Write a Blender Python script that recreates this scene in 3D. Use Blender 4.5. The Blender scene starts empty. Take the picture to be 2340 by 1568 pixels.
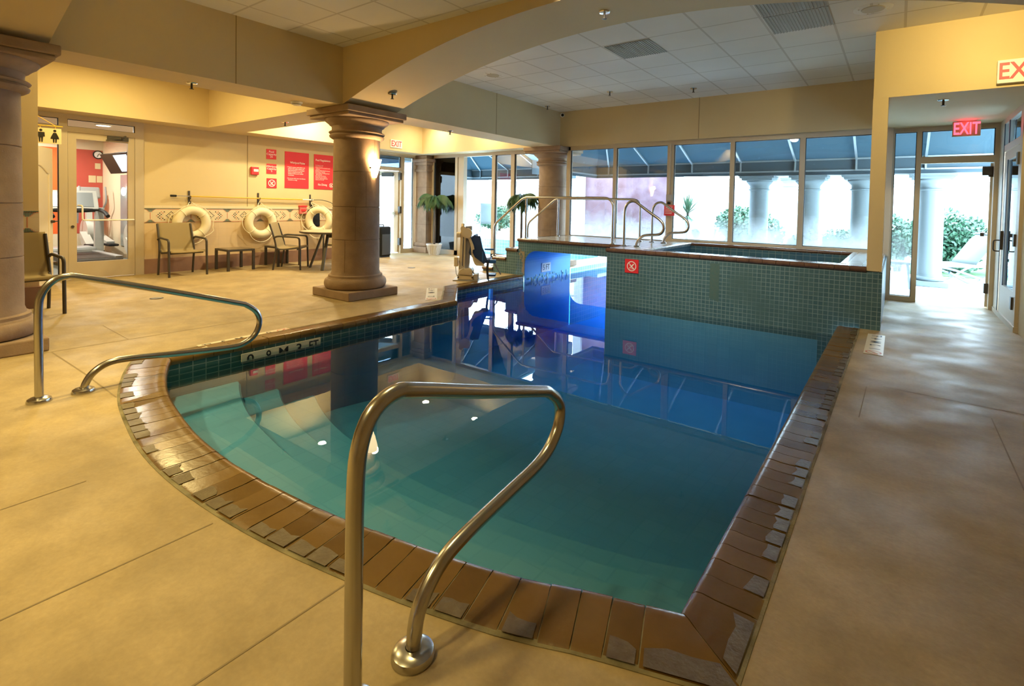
import bpy, bmesh, math, random
from mathutils import Vector, Matrix
R = math.radians
random.seed(7)
SC = bpy.context.scene
COL = SC.collection

# ------------------------------------------------------------------ materials
def _nodes(name):
    m = bpy.data.materials.new(name); m.use_nodes = True
    nt = m.node_tree; nt.nodes.clear()
    out = nt.nodes.new('ShaderNodeOutputMaterial')
    return m, nt, out
def N(nt, t, **kw):
    n = nt.nodes.new(t)
    for k, v in kw.items():
        if k in n.inputs: n.inputs[k].default_value = v
        else: setattr(n, k, v)
    return n
def c4(c): return (c[0], c[1], c[2], 1.0)
def ramp(nt, fac, a, b, p0=0.0, p1=1.0):
    r = N(nt, 'ShaderNodeValToRGB'); e = r.color_ramp.elements
    e[0].position = p0; e[1].position = p1; e[0].color = c4(a); e[1].color = c4(b)
    nt.links.new(fac, r.inputs[0]); return r.outputs[0]
def mixc(nt, fac, a, b, mode='MIX'):
    n = N(nt, 'ShaderNodeMix'); n.data_type = 'RGBA'; n.blend_type = mode
    if isinstance(fac, (int, float)): n.inputs[0].default_value = fac
    else: nt.links.new(fac, n.inputs[0])
    for i, x in ((6, a), (7, b)):
        if isinstance(x, tuple): n.inputs[i].default_value = c4(x)
        else: nt.links.new(x, n.inputs[i])
    return n.outputs[2]
def obj_coord(nt): return N(nt, 'ShaderNodeTexCoord').outputs['Object']
def uv_coord(nt): return N(nt, 'ShaderNodeTexCoord').outputs['UV']
def noise(nt, vec, scale, detail=4, rough=0.55):
    n = N(nt, 'ShaderNodeTexNoise'); n.inputs['Scale'].default_value = scale
    n.inputs['Detail'].default_value = detail; n.inputs['Roughness'].default_value = rough
    nt.links.new(vec, n.inputs['Vector']); return n.outputs['Fac']
def pbr(name, col, rough=0.5, metal=0.0, var=None, vscale=6.0, bump=0.0, bscale=60.0, spec=0.5, emit=None, estr=0.0, coat=0.0, trans=0.0):
    m, nt, out = _nodes(name)
    b = N(nt, 'ShaderNodeBsdfPrincipled')
    b.inputs['Roughness'].default_value = rough; b.inputs['Metallic'].default_value = metal
    b.inputs['Specular IOR Level'].default_value = spec
    b.inputs['Coat Weight'].default_value = coat
    if trans: b.inputs['Transmission Weight'].default_value = trans
    vec = obj_coord(nt)
    if var:
        nt.links.new(ramp(nt, noise(nt, vec, vscale), col, var, 0.3, 0.7), b.inputs['Base Color'])
    else: b.inputs['Base Color'].default_value = c4(col)
    if bump:
        bp = N(nt, 'ShaderNodeBump'); bp.inputs['Strength'].default_value = bump; bp.inputs['Distance'].default_value = 0.01
        nt.links.new(noise(nt, vec, bscale), bp.inputs['Height']); nt.links.new(bp.outputs[0], b.inputs['Normal'])
    if emit:
        b.inputs['Emission Color'].default_value = c4(emit); b.inputs['Emission Strength'].default_value = estr
    nt.links.new(b.outputs[0], out.inputs[0]); return m
def emis(name, col, s):
    m, nt, out = _nodes(name); e = N(nt, 'ShaderNodeEmission'); e.inputs[0].default_value = c4(col); e.inputs[1].default_value = s
    nt.links.new(e.outputs[0], out.inputs[0]); return m
def tile(name, c1, c2, grout, w, h, g=0.003, rough=0.25, off=0.0, bump=0.3, var=0.0, stain=None, spec=0.5):
    m, nt, out = _nodes(name)
    b = N(nt, 'ShaderNodeBsdfPrincipled'); b.inputs['Roughness'].default_value = rough
    b.inputs['Specular IOR Level'].default_value = spec
    br = N(nt, 'ShaderNodeTexBrick'); br.offset = off; br.squash = 1.0
    uv = uv_coord(nt); nt.links.new(uv, br.inputs['Vector'])
    br.inputs['Scale'].default_value = 1.0; br.inputs['Brick Width'].default_value = w; br.inputs['Row Height'].default_value = h
    br.inputs['Mortar Size'].default_value = g; br.inputs['Mortar Smooth'].default_value = 0.2; br.inputs['Bias'].default_value = 0.0
    br.inputs['Color1'].default_value = c4(c1); br.inputs['Color2'].default_value = c4(c2); br.inputs['Mortar'].default_value = c4(grout)
    col = br.outputs['Color']
    if stain:
        f = ramp(nt, noise(nt, obj_coord(nt), stain[1], 5), (0, 0, 0), (1, 1, 1), 0.5, 0.75)
        col = mixc(nt, f, col, stain[0])
    nt.links.new(col, b.inputs['Base Color'])
    bp = N(nt, 'ShaderNodeBump'); bp.invert = True; bp.inputs['Strength'].default_value = bump; bp.inputs['Distance'].default_value = 0.004
    nt.links.new(br.outputs['Fac'], bp.inputs['Height']); nt.links.new(bp.outputs[0], b.inputs['Normal'])
    nt.links.new(b.outputs[0], out.inputs[0]); return m
def glass(name, tint=(0.94, 0.96, 0.96), fog=None):
    """thin window pane; fog=(z0,z1,amount): condensation near the bottom of the pane"""
    m, nt, out = _nodes(name)
    t = N(nt, 'ShaderNodeBsdfTransparent'); t.inputs[0].default_value = c4(tint)
    g = N(nt, 'ShaderNodeBsdfGlossy'); g.inputs['Roughness'].default_value = 0.0; g.inputs[0].default_value = (1, 1, 1, 1)
    f = N(nt, 'ShaderNodeFresnel'); f.inputs[0].default_value = 1.5
    mx = N(nt, 'ShaderNodeMixShader'); nt.links.new(f.outputs[0], mx.inputs[0]); nt.links.new(t.outputs[0], mx.inputs[1]); nt.links.new(g.outputs[0], mx.inputs[2])
    sh = mx.outputs[0]
    if fog:
        tr = N(nt, 'ShaderNodeBsdfTranslucent'); tr.inputs[0].default_value = (0.92, 0.95, 0.97, 1)
        df = N(nt, 'ShaderNodeBsdfDiffuse'); df.inputs[0].default_value = (0.9, 0.93, 0.95, 1)
        ad = N(nt, 'ShaderNodeMixShader'); ad.inputs[0].default_value = 0.25
        nt.links.new(tr.outputs[0], ad.inputs[1]); nt.links.new(df.outputs[0], ad.inputs[2])
        geo = N(nt, 'ShaderNodeNewGeometry'); sp = N(nt, 'ShaderNodeSeparateXYZ'); nt.links.new(geo.outputs['Position'], sp.inputs[0])
        nz = noise(nt, geo.outputs['Position'], 5.0, 5)
        ma = N(nt, 'ShaderNodeMath'); ma.operation = 'MULTIPLY_ADD'; nt.links.new(nz, ma.inputs[0]); ma.inputs[1].default_value = 0.5; nt.links.new(sp.outputs[2], ma.inputs[2])
        mr = N(nt, 'ShaderNodeMapRange'); nt.links.new(ma.outputs[0], mr.inputs[0])
        mr.inputs[1].default_value = fog[0] + 0.25; mr.inputs[2].default_value = fog[1] + 0.25; mr.inputs[3].default_value = fog[2]; mr.inputs[4].default_value = fog[3] if len(fog) > 3 else 0.0
        m2 = N(nt, 'ShaderNodeMixShader'); nt.links.new(mr.outputs[0], m2.inputs[0]); nt.links.new(sh, m2.inputs[1]); nt.links.new(ad.outputs[0], m2.inputs[2])
        sh = m2.outputs[0]
    nt.links.new(sh, out.inputs[0]); return m

M = {}
M['wall'] = pbr('cream wall paint', (0.62, 0.495, 0.28), 0.75, var=(0.65, 0.525, 0.30), vscale=1.5, bump=0.05, bscale=120)
M['wall_white'] = pbr('soffit paint', (0.66, 0.60, 0.50), 0.8)
M['frame'] = pbr('almond aluminium', (0.52, 0.44, 0.32), 0.4)
M['frame_dark'] = pbr('black gasket', (0.02, 0.022, 0.025), 0.5)
M['stone'] = pbr('cantera stone', (0.245, 0.168, 0.11), 0.85, var=(0.35, 0.245, 0.162), vscale=5, bump=0.25, bscale=70)
M['stone_joint'] = pbr('stone joint', (0.22, 0.14, 0.09), 0.9)
M['steel'] = pbr('brushed stainless steel', (0.50, 0.49, 0.47), 0.24, 1.0)
M['chrome'] = pbr('chrome', (0.75, 0.75, 0.75), 0.12, 1.0)
M['bronze'] = pbr('dark bronze metal', (0.05, 0.042, 0.034), 0.45)
M['sling'] = pbr('tan sling fabric', (0.30, 0.225, 0.105), 0.8, bump=0.15, bscale=400)
M['ring'] = pbr('ring buoy foam', (0.80, 0.72, 0.52), 0.6, bump=0.05, bscale=30)
M['rope'] = pbr('white rope', (0.82, 0.76, 0.6), 0.8)
M['red'] = pbr('red sign', (0.75, 0.03, 0.045), 0.45)
M['white'] = pbr('white paint', (0.82, 0.82, 0.80), 0.45)
M['letter'] = pbr('white lettering', (0.9, 0.88, 0.85), 0.5)
M['black'] = pbr('black plastic', (0.010, 0.011, 0.012), 0.6, spec=0.25)
M['darkgrey'] = pbr('dark grey plastic', (0.05, 0.055, 0.06), 0.5)
M['grey'] = pbr('grey plastic', (0.30, 0.31, 0.31), 0.45)
M['cream'] = pbr('cream enamel', (0.74, 0.62, 0.40), 0.4)
M['greyplate'] = pbr('grey cover plate', (0.38, 0.37, 0.36), 0.5)
M['navy'] = pbr('navy blue plastic', (0.020, 0.055, 0.15), 0.5)
M['blue'] = pbr('blue plastic', (0.03, 0.14, 0.36), 0.45)
M['strap'] = pbr('black webbing', (0.008, 0.012, 0.022), 0.8)
M['copper'] = pbr('terracotta nosing tile', (0.105, 0.055, 0.038), 0.22, var=(0.150, 0.085, 0.060), vscale=9)
M['coping'] = pbr('brown glazed brick', (0.125, 0.068, 0.014), 0.25, var=(0.185, 0.105, 0.024), vscale=3.5, bump=0.08, bscale=40)
M['coping_b'] = pbr('dark brown glazed brick', (0.098, 0.052, 0.011), 0.22, var=(0.145, 0.081, 0.018), vscale=3.0, bump=0.08, bscale=40)
M['mortar'] = pbr('stained mortar', (0.30, 0.26, 0.15), 0.85, var=(0.10, 0.085, 0.04), vscale=7, bump=0.3, bscale=80)
M['concrete'] = None
M['tile_green'] = tile('green mosaic tile', (0.052, 0.128, 0.165), (0.070, 0.156, 0.195), (0.19, 0.29, 0.32), 0.052, 0.052, 0.0035, 0.3, stain=((0.070, 0.145, 0.165), 2.2))
M['tile_band'] = tile('teal waterline tile', (0.04, 0.11, 0.105), (0.06, 0.15, 0.14), (0.28, 0.36, 0.31), 0.10, 0.05, 0.004, 0.25)
M['tile_white'] = tile('white glazed deck tile', (0.62, 0.65, 0.64), (0.68, 0.71, 0.70), (0.26, 0.26, 0.24), 0.155, 0.155, 0.006, 0.16)
M['tile_blue'] = tile('blue basin tile', (0.04, 0.13, 0.20), (0.06, 0.17, 0.24), (0.2, 0.3, 0.33), 0.10, 0.10, 0.004, 0.3)
M['tile_pale'] = tile('pale blue pool tile', (0.25, 0.55, 0.70), (0.32, 0.62, 0.76), (0.7, 0.8, 0.85), 0.10, 0.10, 0.006, 0.3)
M['plaster'] = tile('pool plaster', (0.105, 0.345, 0.55), (0.12, 0.37, 0.575), (0.10, 0.335, 0.54), 0.155, 0.155, 0.006, 0.7, bump=0.0)
M['bluepaint'] = pbr('sky blue pool paint', (0.10, 0.36, 0.78), 0.5, var=(0.13, 0.42, 0.84), vscale=2)
M['pink_base'] = pbr('pink stone base', (0.26, 0.145, 0.10), 0.7, var=(0.34, 0.20, 0.145), vscale=4)
M['glass'] = glass('clear window glass')
M['glass_fog'] = glass('window glass with condensation', fog=(0.70, 1.22, 0.45, 0.004))
M['glass_fog2'] = glass('hall window glass with condensation', fog=(0.15, 1.2, 0.30, 0.006))
M['glass_tint'] = glass('grey tinted glass', (0.40, 0.47, 0.54))
M['led'] = emis('lamp glow', (1.0, 0.86, 0.6), 25)
M['canglow'] = emis('downlight glow', (1.0, 0.90, 0.70), 40)
M['gymglow'] = emis('gym lamp glow', (1.0, 0.96, 0.88), 10)
M['exit_red'] = emis('lit exit letters', (1.0, 0.06, 0.10), 3.2)
M['exit_weak_glow'] = pbr('red exit letters', (0.75, 0.05, 0.06), 0.5, emit=(1.0, 0.1, 0.08), estr=0.25)  # slight glow put into the material to make the letters brighter
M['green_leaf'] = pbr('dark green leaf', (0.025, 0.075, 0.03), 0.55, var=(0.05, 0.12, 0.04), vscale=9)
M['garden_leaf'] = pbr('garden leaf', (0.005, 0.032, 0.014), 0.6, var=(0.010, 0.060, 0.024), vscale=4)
M['yucca_leaf'] = pbr('yucca leaf', (0.03, 0.08, 0.04), 0.6)
M['bark'] = pbr('grey brown bark', (0.12, 0.10, 0.085), 0.9, bump=0.6, bscale=90)
M['pot'] = pbr('white plastic pot', (0.62, 0.58, 0.53), 0.5)
M['soil'] = pbr('soil', (0.04, 0.03, 0.02), 0.95)
M['yellow_pole'] = pbr('yellow fibreglass pole', (0.70, 0.42, 0.04), 0.4)
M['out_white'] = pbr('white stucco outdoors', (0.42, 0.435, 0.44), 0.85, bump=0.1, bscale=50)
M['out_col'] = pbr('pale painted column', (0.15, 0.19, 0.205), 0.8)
M['out_ground'] = pbr('pale patio paving', (0.62, 0.62, 0.61), 0.8, var=(0.68, 0.68, 0.67), vscale=2)
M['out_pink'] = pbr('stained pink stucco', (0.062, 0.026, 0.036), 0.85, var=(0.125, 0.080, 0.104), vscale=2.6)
M['lawn'] = pbr('lawn', (0.03, 0.10, 0.02), 0.9, var=(0.05, 0.13, 0.035), vscale=14, bump=0.5, bscale=200)
M['awning'] = pbr('blue grey awning canvas', (0.085, 0.155, 0.215), 0.85)
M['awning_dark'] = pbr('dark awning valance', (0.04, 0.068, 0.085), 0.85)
M['awning_bar'] = pbr('awning frame tube', (0.28, 0.33, 0.35), 0.5, 0.6)
M['orange'] = pbr('orange wall paint', (0.80, 0.13, 0.018), 0.7)
M['maroon'] = pbr('maroon wall paint', (0.48, 0.075, 0.05), 0.7)
M['gymbeige'] = pbr('gym beige paint', (0.72, 0.62, 0.44), 0.8)
M['gymceil'] = pbr('gym ceiling', (0.62, 0.54, 0.44), 0.9)
M['gymfloor'] = pbr('gym rubber floor', (0.12, 0.14, 0.13), 0.7)
M['mirror'] = pbr('mirror strip', (0.42, 0.5, 0.55), 0.08, 1.0)
M['screen'] = emis('television picture', (0.75, 0.82, 0.95), 1.2)
M['screen_dim'] = pbr('dim console screen', (0.20, 0.22, 0.22), 0.25, emit=(0.6, 0.65, 0.62), estr=0.06)
M['door_white'] = pbr('white panel door', (0.70, 0.62, 0.48), 0.5)
M['grille'] = pbr('grey ceiling grille', (0.42, 0.42, 0.38), 0.8)
M['teal_m'] = pbr('teal mosaic', (0.10, 0.19, 0.17), 0.4)
M['coral_m'] = pbr('coral mosaic', (0.62, 0.26, 0.16), 0.4)
M['dark_m'] = pbr('dark mosaic', (0.06, 0.05, 0.05), 0.4)
M['band_m'] = tile('ivory wall tile', (0.70, 0.60, 0.42), (0.72, 0.62, 0.44), (0.62, 0.53, 0.36), 0.15, 0.15, 0.002, 0.35, bump=0.1)
M['dado'] = tile('peach wall tile', (0.66, 0.50, 0.31), (0.68, 0.52, 0.325), (0.60, 0.45, 0.28), 0.15, 0.15, 0.002, 0.35, bump=0.1)
M['marker'] = pbr('ivory marker tile', (0.72, 0.66, 0.50), 0.35)
M['ink'] = pbr('black marking', (0.012, 0.012, 0.015), 0.4)
M['redink'] = pbr('faded red marking', (0.60, 0.20, 0.12), 0.5)
M['joint'] = pbr('dark floor joint', (0.27, 0.205, 0.115), 0.9)
M['lounge'] = pbr('pale sling mesh', (0.060, 0.076, 0.073), 0.8)
M['lounge_frame'] = pbr('grey blue lounge frame', (0.10, 0.15, 0.19), 0.5)

def floor_material():
    m, nt, out = _nodes('tan sealed concrete')
    b = N(nt, 'ShaderNodeBsdfPrincipled'); v = obj_coord(nt)
    a = ramp(nt, noise(nt, v, 0.9, 6, 0.6), (0.345, 0.258, 0.130), (0.465, 0.352, 0.180), 0.35, 0.68)
    s = ramp(nt, noise(nt, v, 3.2, 6, 0.65), (0.80, 0.79, 0.77), (1.08, 1.08, 1.08), 0.35, 0.65)
    f = ramp(nt, noise(nt, v, 55, 3, 0.6), (0.93, 0.93, 0.93), (1.05, 1.05, 1.05), 0.3, 0.7)
    c = mixc(nt, 1.0, a, s, 'MULTIPLY'); c = mixc(nt, 1.0, c, f, 'MULTIPLY')
    nt.links.new(c, b.inputs['Base Color'])
    nt.links.new(ramp(nt, noise(nt, v, 2.1, 4), (0.46, 0.46, 0.46), (0.72, 0.72, 0.72), 0.35, 0.65), b.inputs['Roughness'])
    bp = N(nt, 'ShaderNodeBump'); bp.inputs['Strength'].default_value = 0.12; bp.inputs['Distance'].default_value = 0.01
    nt.links.new(noise(nt, v, 45, 5), bp.inputs['Height']); nt.links.new(bp.outputs[0], b.inputs['Normal'])
    nt.links.new(b.outputs[0], out.inputs[0]); return m
M['concrete'] = floor_material()
def ceiling_material():
    m, nt, out = _nodes('lay-in ceiling tile')
    b = N(nt, 'ShaderNodeBsdfPrincipled'); b.inputs['Roughness'].default_value = 0.9
    mp = N(nt, 'ShaderNodeMapping'); mp.inputs['Location'].default_value = (-0.005 + 0.012, -0.15 + 0.012, 0)
    nt.links.new(obj_coord(nt), mp.inputs[0])
    br = N(nt, 'ShaderNodeTexBrick'); br.offset = 0.0; nt.links.new(mp.outputs[0], br.inputs['Vector'])
    br.inputs['Scale'].default_value = 1; br.inputs['Brick Width'].default_value = 0.6096; br.inputs['Row Height'].default_value = 0.6096
    br.inputs['Mortar Size'].default_value = 0.012; br.inputs['Mortar Smooth'].default_value = 0.0
    br.inputs['Color1'].default_value = c4((0.78, 0.765, 0.715)); br.inputs['Color2'].default_value = c4((0.81, 0.795, 0.745)); br.inputs['Mortar'].default_value = c4((0.60, 0.57, 0.51))
    f = ramp(nt, noise(nt, mp.outputs[0], 0.7, 3), (0.93, 0.93, 0.93), (1.04, 1.04, 1.04), 0.3, 0.7)
    nt.links.new(mixc(nt, 1.0, br.outputs['Color'], f, 'MULTIPLY'), b.inputs['Base Color'])
    bp = N(nt, 'ShaderNodeBump'); bp.inputs['Strength'].default_value = 0.25; bp.inputs['Distance'].default_value = 0.006
    nt.links.new(br.outputs['Fac'], bp.inputs['Height']); nt.links.new(bp.outputs[0], b.inputs['Normal'])
    nt.links.new(b.outputs[0], out.inputs[0]); return m
M['ceiling'] = ceiling_material()
def water_material(name, col, dens, bump=0.012):
    m, nt, out = _nodes(name)
    t = N(nt, 'ShaderNodeBsdfTransparent'); t.inputs[0].default_value = (0.97, 0.99, 0.99, 1)
    g = N(nt, 'ShaderNodeBsdfGlossy'); g.inputs['Roughness'].default_value = 0.0
    v = obj_coord(nt)
    bp = N(nt, 'ShaderNodeBump'); bp.inputs['Distance'].default_value = 0.02
    nz = noise(nt, v, 2.6, 3, 0.5); nt.links.new(nz, bp.inputs['Height'])
    # the jet beside the lift ruffles the surface locally
    d = N(nt, 'ShaderNodeVectorMath'); d.operation = 'DISTANCE'; nt.links.new(v, d.inputs[0]); d.inputs[1].default_value = (-4.35, 5.55, -0.13)
    mr = N(nt, 'ShaderNodeMapRange'); nt.links.new(d.outputs['Value'], mr.inputs[0]); mr.inputs[1].default_value = 0.1; mr.inputs[2].default_value = 1.0
    mr.inputs[3].default_value = bump * 9; mr.inputs[4].default_value = bump
    nt.links.new(mr.outputs[0], bp.inputs['Strength'])
    nt.links.new(bp.outputs[0], g.inputs['Normal'])
    f = N(nt, 'ShaderNodeFresnel'); f.inputs[0].default_value = 1.33; nt.links.new(bp.outputs[0], f.inputs['Normal'])
    mx = N(nt, 'ShaderNodeMixShader'); nt.links.new(f.outputs[0], mx.inputs[0]); nt.links.new(t.outputs[0], mx.inputs[1]); nt.links.new(g.outputs[0], mx.inputs[2])
    nt.links.new(mx.outputs[0], out.inputs[0])
    va = N(nt, 'ShaderNodeVolumeAbsorption'); va.inputs[0].default_value = c4(col); va.inputs[1].default_value = dens
    nt.links.new(va.outputs[0], out.inputs[1]); return m
M['water'] = water_material('pool water', (0.03, 0.64, 0.88), 0.55)
M['tubwater'] = water_material('whirlpool water', (0.15, 0.6, 0.75), 1.2, 0.02)

# ------------------------------------------------------------------ mesh builder
class MB:
    def __init__(s): s.v = []; s.f = []; s.m = []; s.s = []; s.nb = 0
    def add(s, vs, fs, m=0, smooth=False):
        o = len(s.v); s.v += [tuple(p) for p in vs]
        for f in fs: s.f.append([i + o for i in f]); s.m.append(m); s.s.append(smooth)
        return s
    def box(s, x0, x1, y0, y1, z0, z1, m=0):
        e = 0.00035*(s.nb % 6); s.nb += 1; x0 -= e; x1 += e; y0 -= e; y1 += e; z0 -= e; z1 += e   # no coplanar faces inside one mesh
        v = [(x0,y0,z0),(x1,y0,z0),(x1,y1,z0),(x0,y1,z0),(x0,y0,z1),(x1,y0,z1),(x1,y1,z1),(x0,y1,z1)]
        return s.add(v, [(0,3,2,1),(4,5,6,7),(0,1,5,4),(1,2,6,5),(2,3,7,6),(3,0,4,7)], m)
    def obox(s, c, size, rot=(0,0,0), m=0):
        from mathutils import Euler
        e = Euler(rot).to_matrix(); hx, hy, hz = size[0]/2, size[1]/2, size[2]/2
        v = [Vector(c) + e @ Vector(p) for p in ((-hx,-hy,-hz),(hx,-hy,-hz),(hx,hy,-hz),(-hx,hy,-hz),(-hx,-hy,hz),(hx,-hy,hz),(hx,hy,hz),(-hx,hy,hz))]
        return s.add(v, [(0,3,2,1),(4,5,6,7),(0,1,5,4),(1,2,6,5),(2,3,7,6),(3,0,4,7)], m)
    def bar(s, a, b, w, h, m=0, up=(0,0,1)):
        a = Vector(a); b = Vector(b); d = (b-a).normalized(); u = Vector(up)
        if abs(d.dot(u)) > 0.98: u = Vector((0,1,0))
        x = d.cross(u).normalized(); y = x.cross(d).normalized()
        v = [p + x*sx*w/2 + y*sy*h/2 for p in (a, b) for sx, sy in ((-1,-1),(1,-1),(1,1),(-1,1))]
        return s.add(v, [(0,3,2,1),(4,5,6,7),(0,1,5,4),(1,2,6,5),(2,3,7,6),(3,0,4,7)], m)
    def tube(s, pts, r, n=12, m=0, closed=False, caps=True):
        P = [Vector(p) for p in pts]; k = len(P)
        rad = r if isinstance(r, (list, tuple)) else [r]*k
        prev = None; rings = []
        for i in range(k):
            if closed: d = P[(i+1) % k] - P[i-1]
            else: d = P[min(i+1, k-1)] - P[max(i-1, 0)]
            d.normalize()
            if prev is None:
                u = Vector((0,0,1)) if abs(d.z) < 0.9 else Vector((0,1,0))
                x = d.cross(u).normalized()
            else:
                x = prev - d*prev.dot(d); x.normalize()
            prev = x; y = d.cross(x)
            rings.append([P[i] + (x*math.cos(2*math.pi*j/n) + y*math.sin(2*math.pi*j/n))*rad[i] for j in range(n)])
        v = [p for rg in rings for p in rg]; f = []
        for i in range(k if closed else k-1):
            a = i*n; b = ((i+1) % k)*n
            for j in range(n): f.append((a+j, a+(j+1) % n, b+(j+1) % n, b+j))
        s.add(v, f, m, True)
        if caps and not closed:
            s.add(rings[0], [tuple(range(n))[::-1]], m); s.add(rings[-1], [tuple(range(n))], m)
        return s
    def cyl(s, a, b, r, n=16, m=0, r2=None): return s.tube([a, b], [r, r if r2 is None else r2], n, m)
    def lathe(s, prof, c=(0,0,0), n=48, m=0, a0=0.0, a1=2*math.pi, smooth=True):
        full = abs(a1-a0-2*math.pi) < 1e-6; k = n if full else n+1
        v = []
        for j in range(k):
            a = a0 + (a1-a0)*j/n
            for r, z in prof: v.append((c[0]+r*math.cos(a), c[1]+r*math.sin(a), c[2]+z))
        q = len(prof); f = []
        for j in range(n):
            j2 = (j+1) % k
            for i in range(q-1): f.append((j*q+i, j2*q+i, j2*q+i+1, j*q+i+1))
        return s.add(v, f, m, smooth)
    def prism(s, poly, z0, z1, m=0, axis='z', mtop=None):
        n = len(poly)
        def P(p, h): return (p[0], p[1], h) if axis == 'z' else ((p[0], h, p[1]) if axis == 'y' else (h, p[0], p[1]))
        v = [P(p, z0) for p in poly] + [P(p, z1) for p in poly]
        s.add(v, [tuple(range(n))[::-1]], m); s.add([], [], m)
        o = len(s.v) - 2*n
        s.f.append([o+n+i for i in range(n)]); s.m.append(m if mtop is None else mtop); s.s.append(False)
        for i in range(n):
            j = (i+1) % n; s.f.append([o+i, o+j, o+n+j, o+n+i]); s.m.append(m); s.s.append(False)
        return s
    def quad(s, a, b, c, d, m=0): return s.add([a, b, c, d], [(0,1,2,3)], m)
    def torus(s, c, RR, r, axis='x', n=48, k=16, m=0, sx=1.0):
        v = []; f = []
        for i in range(n):
            a = 2*math.pi*i/n
            for j in range(k):
                b = 2*math.pi*j/k; q = RR + r*math.cos(b); h = r*math.sin(b)*sx
                p = (q*math.cos(a), q*math.sin(a), h)
                if axis == 'x': p = (p[2], p[0], p[1])
                elif axis == 'y': p = (p[0], p[2], p[1])
                v.append((c[0]+p[0], c[1]+p[1], c[2]+p[2]))
        for i in range(n):
            for j in range(k): f.append((i*k+j, ((i+1) % n)*k+j, ((i+1) % n)*k+(j+1) % k, i*k+(j+1) % k))
        return s.add(v, f, m, True)
    def sphere(s, c, r, n=16, k=10, m=0, sc=(1,1,1)):
        prof = [(max(1e-4, math.sin(math.pi*i/k)), -math.cos(math.pi*i/k)) for i in range(k+1)]
        v = []; f = []
        for j in range(n):
            a = 2*math.pi*j/n
            for q, z in prof: v.append((c[0]+r*sc[0]*q*math.cos(a), c[1]+r*sc[1]*q*math.sin(a), c[2]+r*sc[2]*z))
        q = k+1
        for j in range(n):
            for i in range(k): f.append((j*q+i, ((j+1) % n)*q+i, ((j+1) % n)*q+i+1, j*q+i+1))
        return s.add(v, f, m, True)
    def xform(s, mat, start=0):
        for i in range(start, len(s.v)): s.v[i] = tuple(mat @ Vector(s.v[i]))
        return s
    def build(s, name, mats, parent=None, bevel=0.0, fix=True):
        if not isinstance(mats, (list, tuple)): mats = [mats]
        off = Vector((0,0,0)); p = parent
        while p is not None: off += p.location; p = p.parent
        me = bpy.data.meshes.new(name)
        me.from_pydata([(x-off.x, y-off.y, z-off.z) for x, y, z in s.v], [], s.f)
        for mt in mats: me.materials.append(M[mt] if isinstance(mt, str) else mt)
        me.polygons.foreach_set('material_index', s.m); me.polygons.foreach_set('use_smooth', s.s)
        if fix:
            bm = bmesh.new(); bm.from_mesh(me); bmesh.ops.recalc_face_normals(bm, faces=bm.faces); bm.to_mesh(me); bm.free()
        uv = me.uv_layers.new(name='uv')
        for poly in me.polygons:
            n = poly.normal; ax, ay, az = abs(n.x), abs(n.y), abs(n.z)
            for li in poly.loop_indices:
                w = s.v[me.loops[li].vertex_index]
                uv.data[li].uv = (w[0], w[1]) if az >= ax and az >= ay else ((w[1], w[2]) if ax >= ay else (w[0], w[2]))
        if any(s.s): me.set_sharp_from_angle(angle=R(38))
        me.update()
        o = bpy.data.objects.new(name, me); COL.objects.link(o)
        if parent is not None: o.parent = parent
        if bevel:
            b = o.modifiers.new('edge', 'BEVEL'); b.width = bevel; b.segments = 2; b.limit_method = 'ANGLE'; b.angle_limit = R(40)
        return o

def tag(o, label=None, cat=None, group=None, kind=None):
    if label: o['label'] = label
    if cat: o['category'] = cat
    if group: o['group'] = group
    if kind: o['kind'] = kind
    return o
def empty(name, loc=(0,0,0), rz=0.0):
    o = bpy.data.objects.new(name, None); o.location = loc; o.rotation_euler = (0,0,rz); o.empty_display_size = 0.2
    COL.objects.link(o); return o
def thing(name, label, cat, loc=(0,0,0), group=None):
    return tag(empty(name, loc), label, cat, group, 'thing')
def struct(o, label=None, cat=None): return tag(o, label, cat, None, 'structure')
def copy_tree(o, parent=None):
    c = o.copy(); COL.objects.link(c); c.parent = parent
    for ch in list(o.children): copy_tree(ch, c)
    return c
def text(body, size, mat, name, parent, origin, right, up, depth=0.002, align='CENTER', sx=1.0, sp=1.0, bold=0.0):
    cu = bpy.data.curves.new('lettering', 'FONT'); cu.body = body; cu.size = size; cu.align_x = align; cu.align_y = 'CENTER'
    cu.extrude = depth/2; cu.space_line = sp; cu.offset = bold; cu.resolution_u = 3
    tmp = bpy.data.objects.new('tmp', cu); COL.objects.link(tmp)
    me = bpy.data.meshes.new_from_object(tmp); bpy.data.objects.remove(tmp); bpy.data.curves.remove(cu)
    r = Vector(right).normalized(); u = Vector(up).normalized(); n = r.cross(u)
    off = Vector((0,0,0)); p = parent
    while p is not None: off += p.location; p = p.parent
    for vv in me.vertices:
        q = Vector(origin) + r*vv.co.x*sx + u*vv.co.y + n*vv.co.z - off; vv.co = q
    me.materials.clear(); me.materials.append(M[mat]); me.update(); me.name = name
    o = bpy.data.objects.new(name, me); COL.objects.link(o); o.parent = parent
    return o
def arc_pts(pts, rad, seg=6):
    """polyline with its corners rounded"""
    P = [Vector(p) for p in pts]; out = [P[0]]
    for i in range(1, len(P)-1):
        a, b, c = P[i-1], P[i], P[i+1]; r = rad[i-1] if isinstance(rad, (list, tuple)) else rad
        d1 = (a-b); d2 = (c-b); l = min(r, d1.length*0.49, d2.length*0.49)
        p0 = b + d1.normalized()*l; p2 = b + d2.normalized()*l
        for k in range(seg+1):
            t = k/seg; out.append(p0*(1-t)**2 + b*2*t*(1-t) + p2*t*t)
    out.append(P[-1]); return out
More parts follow.
